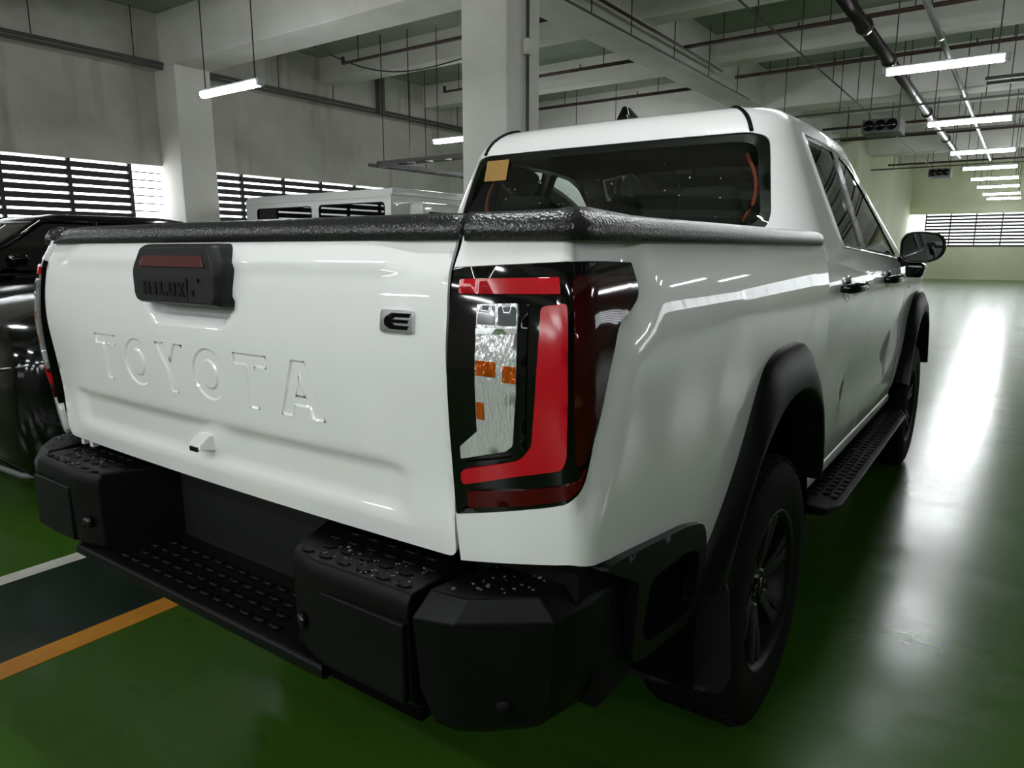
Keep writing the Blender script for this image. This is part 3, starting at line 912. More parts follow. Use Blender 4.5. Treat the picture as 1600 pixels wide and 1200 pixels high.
# reversing camera
cm = MB()
cm.loft([[(-.022, -.012, .905), (.022, -.012, .905), (.022, .01, .905), (-.022, .01, .905)],
         [(-.022, -.034, .888), (.022, -.034, .888), (.022, .01, .888), (-.022, .01, .888)],
         [(-.024, -.036, .878), (.024, -.036, .878), (.024, .01, .868), (-.024, .01, .868)]])
cmo = cm.build('reversing_camera', PAINT, G, bevel=.003)
MB().box(-.012, .016, -.0385, -.034, .874, .884).build('lens', GLOSSB, cmo)
for x in (-.655, -.605):
    MB().box(x - .008, x + .008, .02, .035, .772, .80).build('hinge_tab', PAINT2, G)

# bed floor, front wall
MB().box(-.78, .78, .05, 1.645, .80, .83).build('bed_floor', PLASTIC_D, T)
MB().box(-.80, .80, 1.62, 1.66, .80, 1.335).build('bed_front_wall', PLASTIC_D, T)
# chassis under the bed and the cab, a plain dark box to block light
MB().box(-.50, .50, .12, 4.9, .34, .80).build('chassis', VOID, T)
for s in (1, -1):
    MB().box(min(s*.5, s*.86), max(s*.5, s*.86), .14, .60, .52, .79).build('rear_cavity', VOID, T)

# rear bumper ------------------------------------------------------
B = empty('rear_bumper', parent=T); B['label'] = 'chunky matt black rear step bumper wet with drops'
def mirr(rings, s): return [[(s * x, y, z) for x, y, z in r] for r in rings]
def inset(pl, cx, cy, d):
    return [(x + (cx - x) / max(1e-6, math.hypot(cx - x, cy - y)) * d, y + (cy - y) / max(1e-6, math.hypot(cx - x, cy - y)) * d) for x, y in pl]
random.seed(3)
def drops(parent, n, fn, r0, r1):
    for k in range(n):
        p = fn()
        r = random.uniform(r0, r1) * (1 if random.random() < .8 else 1.6)
        mb = MB()
        ax, ay = r * random.uniform(.8, 1.4), r * random.uniform(.8, 1.2)
        rings = [[(p[0] + ax * q * math.cos(2 * PI * j / 8), p[1] + ay * q * math.sin(2 * PI * j / 8), p[2] + h * r) for j in range(8)] for q, h in ((1, -.1), (.92, .30), (.55, .55))]
        mb.loft(rings)
        mb.build('water_drop', WATER, parent, True)
for s in (1, -1):
    side_lab = 'right' if s > 0 else 'left'
    # step end block with tread
    pl = [(.29, .12), (.372, -.078), (.45, -.100), (.676, -.092), (.676, .12)]
    rings = []
    for (z, d) in ((.545, .03), (.575, .004), (.728, 0.0), (.745, .002), (.762, .012)):
        rings.append([(x + (.0 if x > .6 else (-d * .2)), y + (d if y < 0 else 0), z) for x, y in pl])
    blk = MB().loft(mirr(rings, s)).build('step_block', PLASTIC, B, bevel=.005)
    # recessed front plate line
    MB().box(min(s * .475, s * .674), max(s * .475, s * .674), -.1025, -.090, .575, .715).build('face_plate', PLASTIC, B, bevel=.004)
    # chamfer face with sensor
    sx0, sy0 = .411, -.0905
    mb = MB(); mb.tube([(s * .411, -.088, .635), (s * .408, -.0985, .635)], [.016, .013], 14)
    mb.build('parking_sensor', GLOSSB, B, True)
    # step tread ridges
    for i in range(6):
        for j in range(4):
            cx = .405 + .048 * i + (.02 if j % 2 else 0); cy = -.068 + .034 * j
            if cx > .66: continue
            mb = MB()
            mb.tube([(s * (cx - .016), cy + .004, .7625), (s * (cx - .007), cy - .004, .764), (s * (cx + .007), cy - .004, .764), (s * (cx + .016), cy + .004, .7625)], .0026, 5)
            mb.build('tread_rib', PLASTIC, blk, True)
    # corner cap
    cp = [(.682, -.090), (.752, -.070), (.880, .026), (.893, .11), (.890, .20), (.74, .20), (.682, .05)]
    tp = [(.690, -.052), (.762, -.043), (.848, .026), (.862, .085), (.86, .15), (.74, .15), (.700, .0)]
    cx, cy = .77, .06
    rings = []
    for (z, d) in ((.50, .075), (.53, .035), (.60, .010), (.727, 0)):
        rings.append([(x, y, z) for x, y in inset(cp, cx, cy, d)])
    rings.append([(x, y, .763) for x, y in tp])
    cor = MB().loft(mirr(rings, s)).build('corner_cap', PLASTIC, B, bevel=.004)
    mb = MB(); mb.tube([(s * .80, .0, .575), (s * .808, -.016, .573)], [.017, .013], 16)
    mb.build('parking_sensor', PLASTIC_D, B, True)
    # side extension towards the wheel
    MB().box(min(s * .80, s * .884), max(s * .80, s * .884), .16, .30, .50, .76).build('side_extension', PLASTIC_D, B, bevel=.008)
    MB().box(min(s * .66, s * .885), max(s * .66, s * .885), .085, .17, .70, .786).build('filler_panel', PLASTIC_D, B)
    # drops
    def f1(): return (s * random.uniform(.72, .85), random.uniform(-.04, .10), .7635)
    def f2(): return (s * random.uniform(.43, .66), random.uniform(-.085, -.0), .7625)
    def inside(f, pg):
        def g():
            for _ in range(50):
                p = f()
                if inpoly([(abs(p[0]), p[1])], pg)[0]: return p
            return p
        return g
    drops(cor, 26, inside(f1, inset(tp, .78, .07, .015)), .0018, .0038)
    drops(blk, 50, inside(f2, inset(pl, .55, 0.0, .03)), .0016, .0032)
# centre step
cs = MB()
cs.loft([[(-.46, -.085, .53), (.46, -.085, .53), (.42, .10, .53), (-.42, .10, .53)], [(-.47, -.102, .545), (.47, -.102, .545), (.42, .11, .545), (-.42, .11, .545)],
         [(-.47, -.102, .562), (.47, -.102, .562), (.42, .11, .562), (-.42, .11, .562)], [(-.465, -.096, .568), (.465, -.096, .568), (.42, .11, .568), (-.42, .11, .568)]])
st = cs.build('centre_step', PLASTIC, B, bevel=.003)
for i in range(13):
    for j in range(4):
        cx = -.29 + .048 * i + (.024 if j % 2 else 0); cy = -.062 + .036 * j
        if abs(cx) > .31: continue
        MB().tube([(cx - .017, cy + .004, .568), (cx - .008, cy - .006, .571), (cx + .008, cy - .006, .571), (cx + .017, cy + .004, .568)], .0045, 5).build('tread_rib', PLASTIC, st, True)
MB().box(-.31, .31, .095, .13, .55, .80).build('back_plate', mat('plate_dark', (.010, .010, .011), .45, spec=.3), B, bevel=.004)
MB().box(.14, .168, .088, .096, .742, .756).build('plate_lamp', GLOSSB, B)

# mud flaps
for s in (1, -1):
    fl_ = panel('mud_flap', rounded([(.62, .52), (.945, .56), (.955, .30), (.93, .255), (.72, .225), (.62, .25)], .03), lambda x, z: Vector((x, .685 - .10 * (z - .2) + .04 * (x - .66), z)), mat('mud_flap_black', (.008, .008, .008), .6, spec=.2), T, step=.03, skirt=.01, sx=s)
# exhaust free underside: tow bracket
MB().box(-.20, .20, .02, .12, .46, .53).build('tow_bracket', VOID, T)

# wheels -----------------------------------------------------------
def wheel(axy, s):
    r = empty('wheel', (s * .79, axy, WR + FZ), T)
    prof_t = [(-.125, .235), (-.135, .27), (-.138, .32), (-.130, .355), (-.112, .378), (-.092, .388)]
    for g in (-.062, -.022, .022, .062):
        prof_t += [(g - .008, .390), (g - .006, .380), (g + .006, .380), (g + .008, .390)]
    prof_t += [(.092, .388), (.112, .378), (.130, .355), (.138, .32), (.135, .27), (.125, .235)]
    MB().lathe([(s * a, q) for a, q in prof_t], (0, 0, 0), 64).build('tyre', RUBBER, r, True)
    # shoulder tread blocks
    mbk = MB()
    n = 56
    for k in range(n):
        a0 = 2 * PI * k / n; a1 = a0 + 2 * PI / n * .62
        for (x0, x1, r0, r1) in ((.094, .120, .386, .374), (-.120, -.094, .374, .386)):
            vs = []
            for a in (a0, a1):
                for (xx, rr, up) in ((x0, r0, 0), (x1, r1, 0), (x1, r1, .006), (x0, r0, .006)):
                    vs.append((s * xx, (rr + up) * math.cos(a), (rr + up) * math.sin(a)))
            mbk.add(vs, [(0, 1, 2, 3), (7, 6, 5, 4), (0, 4, 5, 1), (1, 5, 6, 2), (2, 6, 7, 3), (3, 7, 4, 0)])
    tb = mbk.build('tread_blocks', RUBBER, r); tb['kind'] = 'stuff'
    # rim
    rim = MB().lathe([(s * a, q) for a, q in [(.120, .240), (.128, .236), (.122, .226), (.108, .215), (.060, .205), (-.12, .205), (-.13, .238)]], (0, 0, 0), 48).build('rim', RIM, r, True)
    MB().lathe([(s * a, q) for a, q in [(.085, .001), (.085, .060), (.075, .075), (.03, .08)]], (0, 0, 0), 24).build('hub', RIM, r, True)
    for k in range(6):
        a = 2 * PI * k / 6 + .3
        for da in (-.13, .13):
            c1, s1 = math.cos(a + da * .4), math.sin(a + da * .4); c2, s2 = math.cos(a + da), math.sin(a + da)
            mb = MB()
            w_ = .016
            def ring(rr, cc, ss, x0, x1, ww):
                return [(s * x1, rr * cc - ww * ss, rr * ss + ww * cc), (s * x1, rr * cc + ww * ss, rr * ss - ww * cc), (s * x0, rr * cc + ww * ss, rr * ss - ww * cc), (s * x0, rr * cc - ww * ss, rr * ss + ww * cc)]
            mb.loft([ring(.05, c1, s1, .05, .088, .018), ring(.14, c2, s2, .07, .104, w_), ring(.218, c2, s2, .08, .112, .020)])
            mb.build('spoke', RIM, rim, bevel=.004)
    MB().lathe([(s * a, q) for a, q in [(-.02, .001), (-.02, .16), (-.04, .165)]], (0, 0, 0), 24).build('brake_disc', mat('brake_disc', (.10, .10, .10), .4, metal=.8), r, True)
    for k in range(6):
        a = 2 * PI * k / 6
        MB().tube([(s * .075, .05 * math.cos(a), .05 * math.sin(a)), (s * .096, .05 * math.cos(a), .05 * math.sin(a))], .008, 6).build('wheel_nut', CHROME, r)
    MB().tube([(s * .084, 0, 0), (s * .098, 0, 0)], [.034, .030], 16).build('centre_cap', GLOSSB, r, True)
for s in (1, -1):
    wheel(AXR, s); wheel(AXF, s)
MB().tube([(-.7, AXR, WR + FZ), (.7, AXR, WR + FZ)], .05, 10).build('rear_axle', VOID, T)

# cab ----------------------------------------------------------------
SROOF = 1.725
def rz(sv):
    """section height, extra inset at roof rounding"""
    if sv <= SROOF: return sv, 0.0
    ph = (sv - SROOF) / .11 * PI / 2
    return SROOF + .085 * math.sin(ph), .070 * (1 - math.cos(ph)) + .030 * math.sin(ph)
wcab = smooth_tab([1.18, 1.25, 1.30, 1.40, 1.55, 1.725], [.882, .866, .850, .812, .756, .692])
ybk = smooth_tab([1.18, 1.30, 1.40, 1.55, 1.725], [1.690, 1.692, 1.70, 1.73, 1.770])
yfr = smooth_tab([1.18, 1.30, 1.45, 1.60, 1.725], [3.90, 3.72, 3.46, 3.20, 3.02])
def cabpt(u, sv, off=0.0):
    def base(u, sv):
        z, ins = rz(sv); zz = min(z, SROOF)
        W = wcab(zz) - ins; yb = ybk(zz) + ins * (1.0); yf = yfr(zz) - ins * 1.4
        r = .15; rf = .20
        if u < 1:
            x = u * (W - r); return Vector((x, yb - .02 * (1 - (x / (W - r)) ** 2), z))
        if u < 2:
            th = (u - 1) * PI / 2; return Vector((W - r + r * math.sin(th), yb + r * (1 - math.cos(th)), z))
        if u < 3:
            t = u - 2; y = yb + r + t * (yf - rf - yb - r)
            return Vector((W + .012 * math.sin(PI * t), y, z))
        if u < 4:
            th = (u - 3) * PI / 2; return Vector((W - rf + rf * math.cos(th), yf - rf + rf * math.sin(th), z))
        x = (5 - u) * (W - rf); return Vector((x, yf + .05 * (1 - (x / (W - rf)) ** 2), z))
    p = base(u, sv)
    if off:
        e = .01
        a = base(min(5, u + e), sv) - base(max(0, u - e), sv); b = base(u, sv + .004) - base(u, sv - .004)
        p = p + a.cross(b).normalized() * off
    return p
def ucab(y, z):
    zz = min(z, SROOF); yb = ybk(zz) + .15; yf = yfr(zz) - .20
    t = (y - yb) / (yf - yb)
    return 2 + t
def xcab(x, z):
    W = wcab(min(z, SROOF)) - .15
    if x < W: return x / W
    return 1 + math.asin(min(1, (x - W) / .15)) / (PI / 2)
# window outlines, right half
BW = [(.0, 1.705), (.30, 1.706), (.58, 1.706), (.645, 1.688), (.657, 1.63), (.690, 1.42), (.680, 1.375), (.64, 1.362), (.30, 1.345), (.0, 1.340)]
def to_back(pl): return [(xcab(x, z), z) for x, z in pl]
bw_r = dense([(x, z) for x, z in BW[1:-1]], .02)
back_hole = [(0, 1.705)] + to_back(dense(rounded(BW, [0, 0, .05, .03, .03, .03, .03, .03, 0, 0], 5), .03)) + [(0, 1.340)]
back_hole = to_back(dense(rounded(BW, [0, 0, .05, .03, .03, .03, .03, .03, 0, 0], 5), .03))
DLO = [(2.00, 1.722), (2.45, 1.716), (2.72, 1.695), (2.86, 1.655), (3.02, 1.565), (3.20, 1.44), (3.36, 1.30), (3.40, 1.252), (3.20, 1.256), (2.60, 1.285), (2.09, 1.308)]
DLOr = rounded(DLO, [.03, .1, .05, .04, .04, .04, .04, .01, .04, .1, .03], 5)
RW = rounded([(2.035, 1.702), (2.45, 1.700), (2.43, 1.312), (2.115, 1.326)], [.02, .03, .02, .03])
FW = rounded([(2.545, 1.695), (2.72, 1.676), (2.85, 1.635), (3.0, 1.550), (3.18, 1.425), (3.33, 1.29), (3.35, 1.272), (2.525, 1.306)], [.02, .03, .04, .04, .04, .02, .01, .02])
def to_side(pl): return [(ucab(y, z), z) for y, z in dense(pl, .03)]
zs_side = to_side(DLOr)
WSH = [(3.55, 1.20), (3.55, 1.655), (3.75, 1.675), (5.0, 1.685), (5.0, 1.20)]
def shell_half(s):
    # half outline: from centre back round the side to centre front
    out = [(0, 1.20), (0, 1.835), (5, 1.835), (5, 1.745), (4.0, 1.737), (3.45, 1.715), (3.40, 1.60), (3.40, 1.20)]
    # back window touches the centre line so make it a notch in the outline
    notch = [(0, 1.340)] + back_hole[::-1]
    bh = back_hole
    ow = [(0, 1.20)]
    # lower half to notch start, notch, then upper
    seq = sorted(range(len(bh)), key=lambda i: 0)
    # bh runs top-centre -> right -> bottom-centre ; we need bottom-centre -> right -> top-centre
    low = [p for p in bh[::-1]]
    # drop points lying on the centre line
    low = [p for p in low if p[0] > 1e-6]
    ow += [(0, 1.340)] + low + [(0, 1.705)]
    ow += out[1:]
    # stop the closing centre line edge subdividing
    panel('cabin_lining', ow, lambda u, z: cabpt(u, z, -.022), SEATM, T, holes=[zs_side], step=.09, skirt=0, sx=s, edge=.05, aspect=.5)
    return panel('cab_shell', ow, lambda u, z: cabpt(u, z), PAINT, T, holes=[zs_side], step=.045, skirt=.010, sx=s, edge=.035, aspect=.45)
for s in (1, -1):
    shell_half(s)
    sw = panel('side_window_frame', zs_side, lambda u, z: cabpt(u, z, -.001), mat('window_frame_black', (.006, .006, .0065), .25, coat=.5), T, holes=[to_side(RW), to_side(FW)], step=.03, skirt=.02, sx=s, edge=.025)
    panel('rear_side_window', to_side(RW), lambda u, z: cabpt(u, z, -.006), GLASS, T, step=.04, skirt=0, sx=s)
    panel('front_side_window', to_side(FW), lambda u, z: cabpt(u, z, -.006), GLASS, T, step=.04, skirt=0, sx=s)
    # bright bead along the window base
    bead = [cabpt(ucab(y, z), z, .004) for y, z in dense([(2.02, 1.685), (2.095, 1.306), (2.6, 1.283), (3.2, 1.254), (3.4, 1.25)][:], .05)[:-1] if True]
    bead = []
    for (a, b) in (((2.006, 1.722), (2.092, 1.309)), ((2.092, 1.309), (2.6, 1.285)), ((2.6, 1.285), (3.4, 1.252))):
        for k in range(10):
            y = a[0] + (b[0] - a[0]) * k / 10; z = a[1] + (b[1] - a[1]) * k / 10
            p = cabpt(ucab(y, z), z, .002); bead.append((s * p.x, p.y, p.z))
    MB().tube(bead, .005, 6).build('window_bead', mat('bead', (.75, .76, .75), .2, coat=1.0), T, True)
    # windscreen half
    panel('windscreen', rounded([(3.42, 1.19), (5.0, 1.19), (5.0, 1.74), (4.0, 1.733), (3.48, 1.70)], [.0, 0, 0, .0, .0]), lambda u, z: cabpt(u, z, -.006), GLASSC, T, step=.08, skirt=0, sx=s, aspect=.5)
# rear window: one pane across both sides
full = [(x, z) for x, z in rounded(BW, [0, 0, .05, .03, .03, .03, .03, .03, 0, 0], 5)]
fullp = full + [(-x, z) for x, z in full[::-1] if x > 1e-6]
def backpt(x, z, off=0.0):
    p = cabpt(xcab(abs(x), z), z, off); return Vector((p.x if x >= 0 else -p.x, p.y, p.z))
rw = panel('rear_window', fullp, lambda x, z: backpt(x, z, -.004), GLASSR, T, step=.04, skirt=0)
rw['label'] = 'dark tinted rear window with rain drops'
# black ceramic border of the rear window
inner = [(x * .945, 1.505 + (z - 1.505) * .86) for x, z in fullp]
panel('window_border', fullp, lambda x, z: backpt(x, z, -.007), mat('frit', (.004, .004, .004), .3), rw, holes=[inner], step=.03, skirt=0)
panel('window_sticker', [(-.570, 1.606), (-.446, 1.606), (-.443, 1.694), (-.567, 1.694)], lambda x, z: backpt(x, z - .012, .002), STICKER, rw, step=.03, skirt=0)
for k in range(46):
    x = random.uniform(-.45, .52); z = random.uniform(1.42, 1.62) - .1 * random.random()
    p = backpt(x, max(1.37, z), -.002); r = random.uniform(.002, .0042)
    mb = MB(); mb.loft([[(p.x + r * q * math.cos(2 * PI * j / 6), p.y - h, p.z + r * q * math.sin(2 * PI * j / 6)) for j in range(6)] for q, h in ((1, 0), (.6, .0022))])
    mb.build('water_drop', mat('drop_bright', (.5, .52, .5), .05, coat=1.0), rw, True)
# roof skin
ring = []
for k in range(0, 60):
    u = 5 * k / 59
    p = cabpt(u, 1.835); ring.append((p.x, p.y))
ringf = ring + [(-x, y) for x, y in ring[::-1] if x > 1e-6]
zr0 = SROOF + .085
def roofpt(x, y):
    d = min(1, max(0, (1 - (x / .56) ** 2)))
    e = min(1, max(0, (y - 1.88) / .25)) * min(1, max(0, (2.95 - y) / .3))
    lift = .016 * math.sqrt(max(0, d)) * math.sqrt(max(0, e))
    # raised side ribs at the rear edge
    return Vector((x, y, zr0 - .001 + lift))
panel('headliner', [(x * .97, 2.4 + (y - 2.4) * .97) for x, y in ringf], lambda x, y: roofpt(x, y) - Vector((0, 0, .03)), SEATM, T, step=.1, skirt=0)
roof = panel('roof', ringf, roofpt, PAINT, T, step=.05, skirt=0, edge=.03)
# roof ditch mouldings
for s in (1, -1):
    pts = []
    for k in range(14):
        sv = 1.708 + (1.835 - 1.708) * k / 13
        p = cabpt(1.16 + 0 * k, sv, .002); pts.append((s * (p.x + .0), p.y, p.z))
    for y in np.linspace(1.93, 2.95, 8):
        pts.append((s * (pts[13][0] * s + .012), y, zr0 - .002))
    MB().tube(pts, .008, 6).build('roof_moulding', PLASTIC, T, True)
# aerial
fin = MB()
fin.loft([[(-.035, 1.93, zr0 + .008), (.035, 1.93, zr0 + .008), (.026, 2.12, zr0 + .008), (-.026, 2.12, zr0 + .008)],
          [(-.024, 1.935, zr0 + .035), (.024, 1.935, zr0 + .035), (.016, 2.07, zr0 + .035), (-.016, 2.07, zr0 + .035)],
          [(-.010, 1.945, zr0 + .072), (.010, 1.945, zr0 + .072), (.008, 1.985, zr0 + .072), (-.008, 1.985, zr0 + .072)]])
fa = fin.build('shark_fin_aerial', GLOSSB, T, bevel=.008, seg=3)

# lower body sides -------------------------------------------------
sidep = smooth_tab([.42, .50, .60, .75, .90, 1.02, 1.12, 1.20, 1.26], [.835, .862, .880, .888, .886, .892, .897, .888, .8645])
def sidept(y, z, off=0.0):
    x = sidep(z)
    x -= .05 * sstep(4.3, 5.1, y) + .004 * sstep(3.3, 4.2, y) * 0
    x -= .012 * sstep(1.95, 1.70, y) * 0
    # scooped lower doors
    x -= .022 * math.exp(-((z - .74) / .13) ** 2) * sstep(1.95, 2.35, y) * sstep(3.75, 3.3, y)
    return Vector((x + off, y, z))
fr_in = []
for (y, z) in FO[::-1]:
    v = Vector((y - AXR, z - .40)); v = v * (1 - .05 / v.length)
    fr_in.append((AXF + v.x, .40 + v.y))
rd = rounded([(1.69, .56), (1.72, .50), (2.595, .50), (2.615, .70), (2.560, 1.24), (2.56, 1.262), (1.69, 1.262)], [.0, .03, .03, .2, .0, .0, 0])
fd = rounded([(2.605, .50), (3.60, .50), (3.64, .62), (3.62, 1.24), (3.60, 1.262), (2.566, 1.262), (2.566, 1.24), (2.621, .70)], [.03, .05, .05, .02, 0, 0, 0, .2])
ff_ = [(3.646, .50), (3.60, .505)] 
fend = [(3.628, 1.235), (3.650, .62), (3.635, .53)] + [p for p in fr_in[::-1]][1:-1] + [(4.80, .55), (5.02, .60), (5.06, .90), (4.95, 1.05), (4.4, 1.165), (3.9, 1.225)]
for s in (1, -1):
    d1 = panel('rear_door', rd, lambda y, z: sidept(y, z), PAINT, T, step=.03, skirt=.012, sx=s)
    d2 = panel('front_door', fd, lambda y, z: sidept(y, z), PAINT, T, step=.03, skirt=.012, sx=s)
    panel('front_fender', fend, lambda y, z: sidept(y, z), PAINT, T, step=.03, skirt=.012, sx=s)
    for (yc, par) in ((2.03, d1), (2.98, d2)):
        x0 = sidep(1.155)
        # cup and pull handle
        cup = MB(); ring = []
        rings = []
        for q, dx in ((1.0, .001), (.85, .002), (.6, .0015)):
            rings.append([(s * (x0 + dx), yc - .02 + .075 * q * math.cos(2 * PI * k / 20), 1.155 + .052 * q * math.sin(2 * PI * k / 20)) for k in range(20)])
        cup.loft(rings)
        cup.build('handle_cup', GLOSSB, par, True)
        hb = [(s * (x0 - .01), yc - .13, 1.162), (s * (x0 + .03), yc - .115, 1.164), (s * (x0 + .042), yc - .04, 1.166), (s * (x0 + .042), yc + .05, 1.166), (s * (x0 + .03), yc + .10, 1.164), (s * (x0 - .01), yc + .115, 1.162)]
        MB().tube(hb, [.012, .018, .020, .020, .018, .012], 10).build('door_handle', GLOSSB, par, True)
    # sill, running board
    MB().box(min(s * .70, s * .862), max(s * .70, s * .862), 1.69, 3.66, .44, .500).build('sill', PAINT, T, bevel=.015)
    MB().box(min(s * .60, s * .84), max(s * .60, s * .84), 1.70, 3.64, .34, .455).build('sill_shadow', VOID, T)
    rb = MB().loft([[(s * .76, 1.74, .36), (s * .93, 1.74, .37), (s * .965, 1.82, .375), (s * .965, 3.5, .375), (s * .92, 3.66, .37), (s * .76, 3.66, .36)],
                    [(s * .76, 1.73, .41), (s * .94, 1.73, .405), (s * .975, 1.82, .405), (s * .975, 3.52, .405), (s * .93, 3.68, .405), (s * .76, 3.68, .41)]]).build('running_board', PLASTIC, T, bevel=.01)
    for k in range(30):
        for j in range(3):
            y = 1.86 + .055 * k + (.027 if j == 1 else 0)
            MB().box(min(s * (.86 + .034 * j), s * (.882 + .034 * j)), max(s * (.86 + .034 * j), s * (.882 + .034 * j)), y, y + .03, .402, .412).build('grip_rib', PLASTIC, rb)
    # mirror
    mr_ = empty('door_mirror', (s * .87, 3.46, 1.30), T)
    def mring(y, k, dx=0):
        P = [(-.00, -.052), (.0, .055), (.03, .092), (.10, .096), (.17, .085), (.205, .055), (.212, .0), (.19, -.045), (.14, -.068), (.04, -.070)]
        P = rounded(P, .05, 3)
        c0 = (.105, .01)
        return [(s * (c0[0] + (a - c0[0]) * k + dx), y, c0[1] + (b - c0[1]) * k) for a, b in P]
    MB().loft([mring(-.005, .90), mring(-.012, .98), mring(.0, 1.0), mring(.05, .97), mring(.10, .80), mring(.125, .45)]).build('mirror_housing', GLOSSB, mr_, True)
    MB().loft([mring(-.0055, .86), mring(-.0135, .86)]).build('mirror_glass', mat('mirror_glass', (.16, .17, .17), .03, metal=1.0), mr_)
    MB().loft([[(s * -.06, .0, -.09), (s * .05, .0, -.085), (s * .05, .08, -.085), (s * -.06, .10, -.09)], [(s * -.06, .0, -.045), (s * .06, .0, -.03), (s * .06, .08, -.03), (s * -.06, .10, -.045)]]).build('mirror_arm', PLASTIC, mr_, bevel=.008)
    if s > 0:
        MB().loft([[(.035, .01, -.145), (.11, .01, -.145), (.115, .08, -.14), (.035, .08, -.14)], [(.03, .0, -.085), (.125, .0, -.085), (.13, .09, -.085), (.03, .09, -.085)], [(.05, .02, -.06), (.09, .02, -.06), (.09, .07, -.06), (.05, .07, -.06)]]).build('mirror_camera', GLOSSB, mr_, bevel=.01)
    MB().box(min(s * .845, s * .875), max(s * .845, s * .875), 3.40, 3.60, 1.225, 1.262).build('mirror_base', PLASTIC, T, bevel=.008)
    # headlight
    MB().box(min(s * .55, s * .82), max(s * .55, s * .82), 5.0, 5.07, .93, 1.03).build('headlight', CLEAR, T, bevel=.015)
    mbf = MB().box(min(s * .891, s * .897), max(s * .891, s * .897), 3.72, 3.80, 1.085, 1.13)
    mbf.build('fender_emblem', mat('emblem_blue', (.01, .05, .07), .2, coat=1), T, bevel=.002)
# hood and front end
def hoodpt(x, y):
    z = interp(y, [3.7, 3.95, 4.6, 4.95, 5.08], [1.215, 1.205, 1.165, 1.09, 1.00])
    return Vector((x, y, z - .05 * (abs(x) / .86) ** 4 + .012 * sstep(.35, .5, abs(x)) * sstep(.75, .55, abs(x))))
panel('bonnet', rounded([(-.84, 3.75), (.84, 3.75), (.80, 4.95), (.68, 5.08), (-.68, 5.08), (-.80, 4.95)], .02), hoodpt, PAINT, T, step=.05, skirt=.02)
MB().loft([[(-.82, 4.98, .45), (.82, 4.98, .45), (.70, 5.16, .45), (-.70, 5.16, .45)], [(-.84, 5.0, .70), (.84, 5.0, .70), (.70, 5.19, .70), (-.70, 5.19, .70)],
           [(-.82, 4.98, 1.0), (.82, 4.98, 1.0), (.68, 5.09, 1.0), (-.68, 5.09, 1.0)]]).build('front_bumper', PAINT, T, bevel=.03)
MB().box(-.5, .5, 5.12, 5.20, .55, .92).build('grille', PLASTIC, T, bevel=.02)
MB().box(-.82, .82, 3.60, 3.80, .5, 1.19).build('firewall', VOID, T)
MB().box(-.60, .60, 3.8, 4.95, .5, .98).build('engine_block', VOID, T)

# cabin interior ---------------------------------------------------
MB().box(-.80, .80, 1.74, 3.6, .50, .62).build('cabin_floor', VOID, T)
MB().box(-.80, .80, 3.35, 3.62, .80, 1.14).build('dashboard', SEATM, T, bevel=.05)
tr_w = MB(); tr_w.tube([(.40 + .17 * math.cos(2 * PI * k / 20), 3.28 + .05 * math.sin(2 * PI * k / 20), 1.10 + .16 * math.sin(2 * PI * k / 20)) for k in range(21)], .014, 6)
tr_w.build('steering_wheel', SEATM, T, True)
def seat(x, y, w_, hb, head, zb=.82, lean=.13):
    r = empty('seat', (x, y, 0), T)
    MB().box(-w_ / 2, w_ / 2, .0, .50, zb - .16, zb).build('cushion', SEATM, r, bevel=.04)
    b = MB(); b.loft([[(-w_ / 2, -.06, zb - .02), (w_ / 2, -.06, zb - .02), (w_ / 2, .08, zb - .02), (-w_ / 2, .08, zb - .02)],
                      [(-w_ / 2 * .94, -.06 - lean, hb), (w_ / 2 * .94, -.06 - lean, hb), (w_ / 2 * .9, .03 - lean, hb), (-w_ / 2 * .9, .03 - lean, hb)]])
    b.build('backrest', SEATM, r, bevel=.03)
    for hx in head:
        MB().loft([[(hx - .13, -.09 - lean, hb + .03), (hx + .13, -.09 - lean, hb + .03), (hx + .13, .02 - lean, hb + .03), (hx - .13, .02 - lean, hb + .03)],
                   [(hx - .11, -.11 - lean, hb + .20), (hx + .11, -.11 - lean, hb + .20), (hx + .11, -.02 - lean, hb + .20), (hx - .11, -.02 - lean, hb + .20)]]).build('headrest', SEATM, r, bevel=.03)
        for q in (-.05, .05):
            MB().tube([(hx + q, -.05 - lean, hb - .02), (hx + q, -.05 - lean, hb + .05)], .007, 6).build('headrest_post', CHROME, r)
seat(0, 2.02, 1.30, 1.33, (-.42, .42), lean=.12)
seat(-.40, 2.95, .52, 1.36, (0,), lean=.14)
seat(.40, 2.95, .52, 1.36, (0,), lean=.14)
# orange seat belt by the C pillar
for s in (1, -1):
    pts = []
    for k in range(9):
        t = k / 8
        pts.append((s * (.555 + .05 * math.sin(PI * t * .9)), 1.83 - .05 * t, 1.64 - .24 * t))
    MB().tube(pts, .008, 6).build('seat_belt', ORANGE_BELT, T, True)

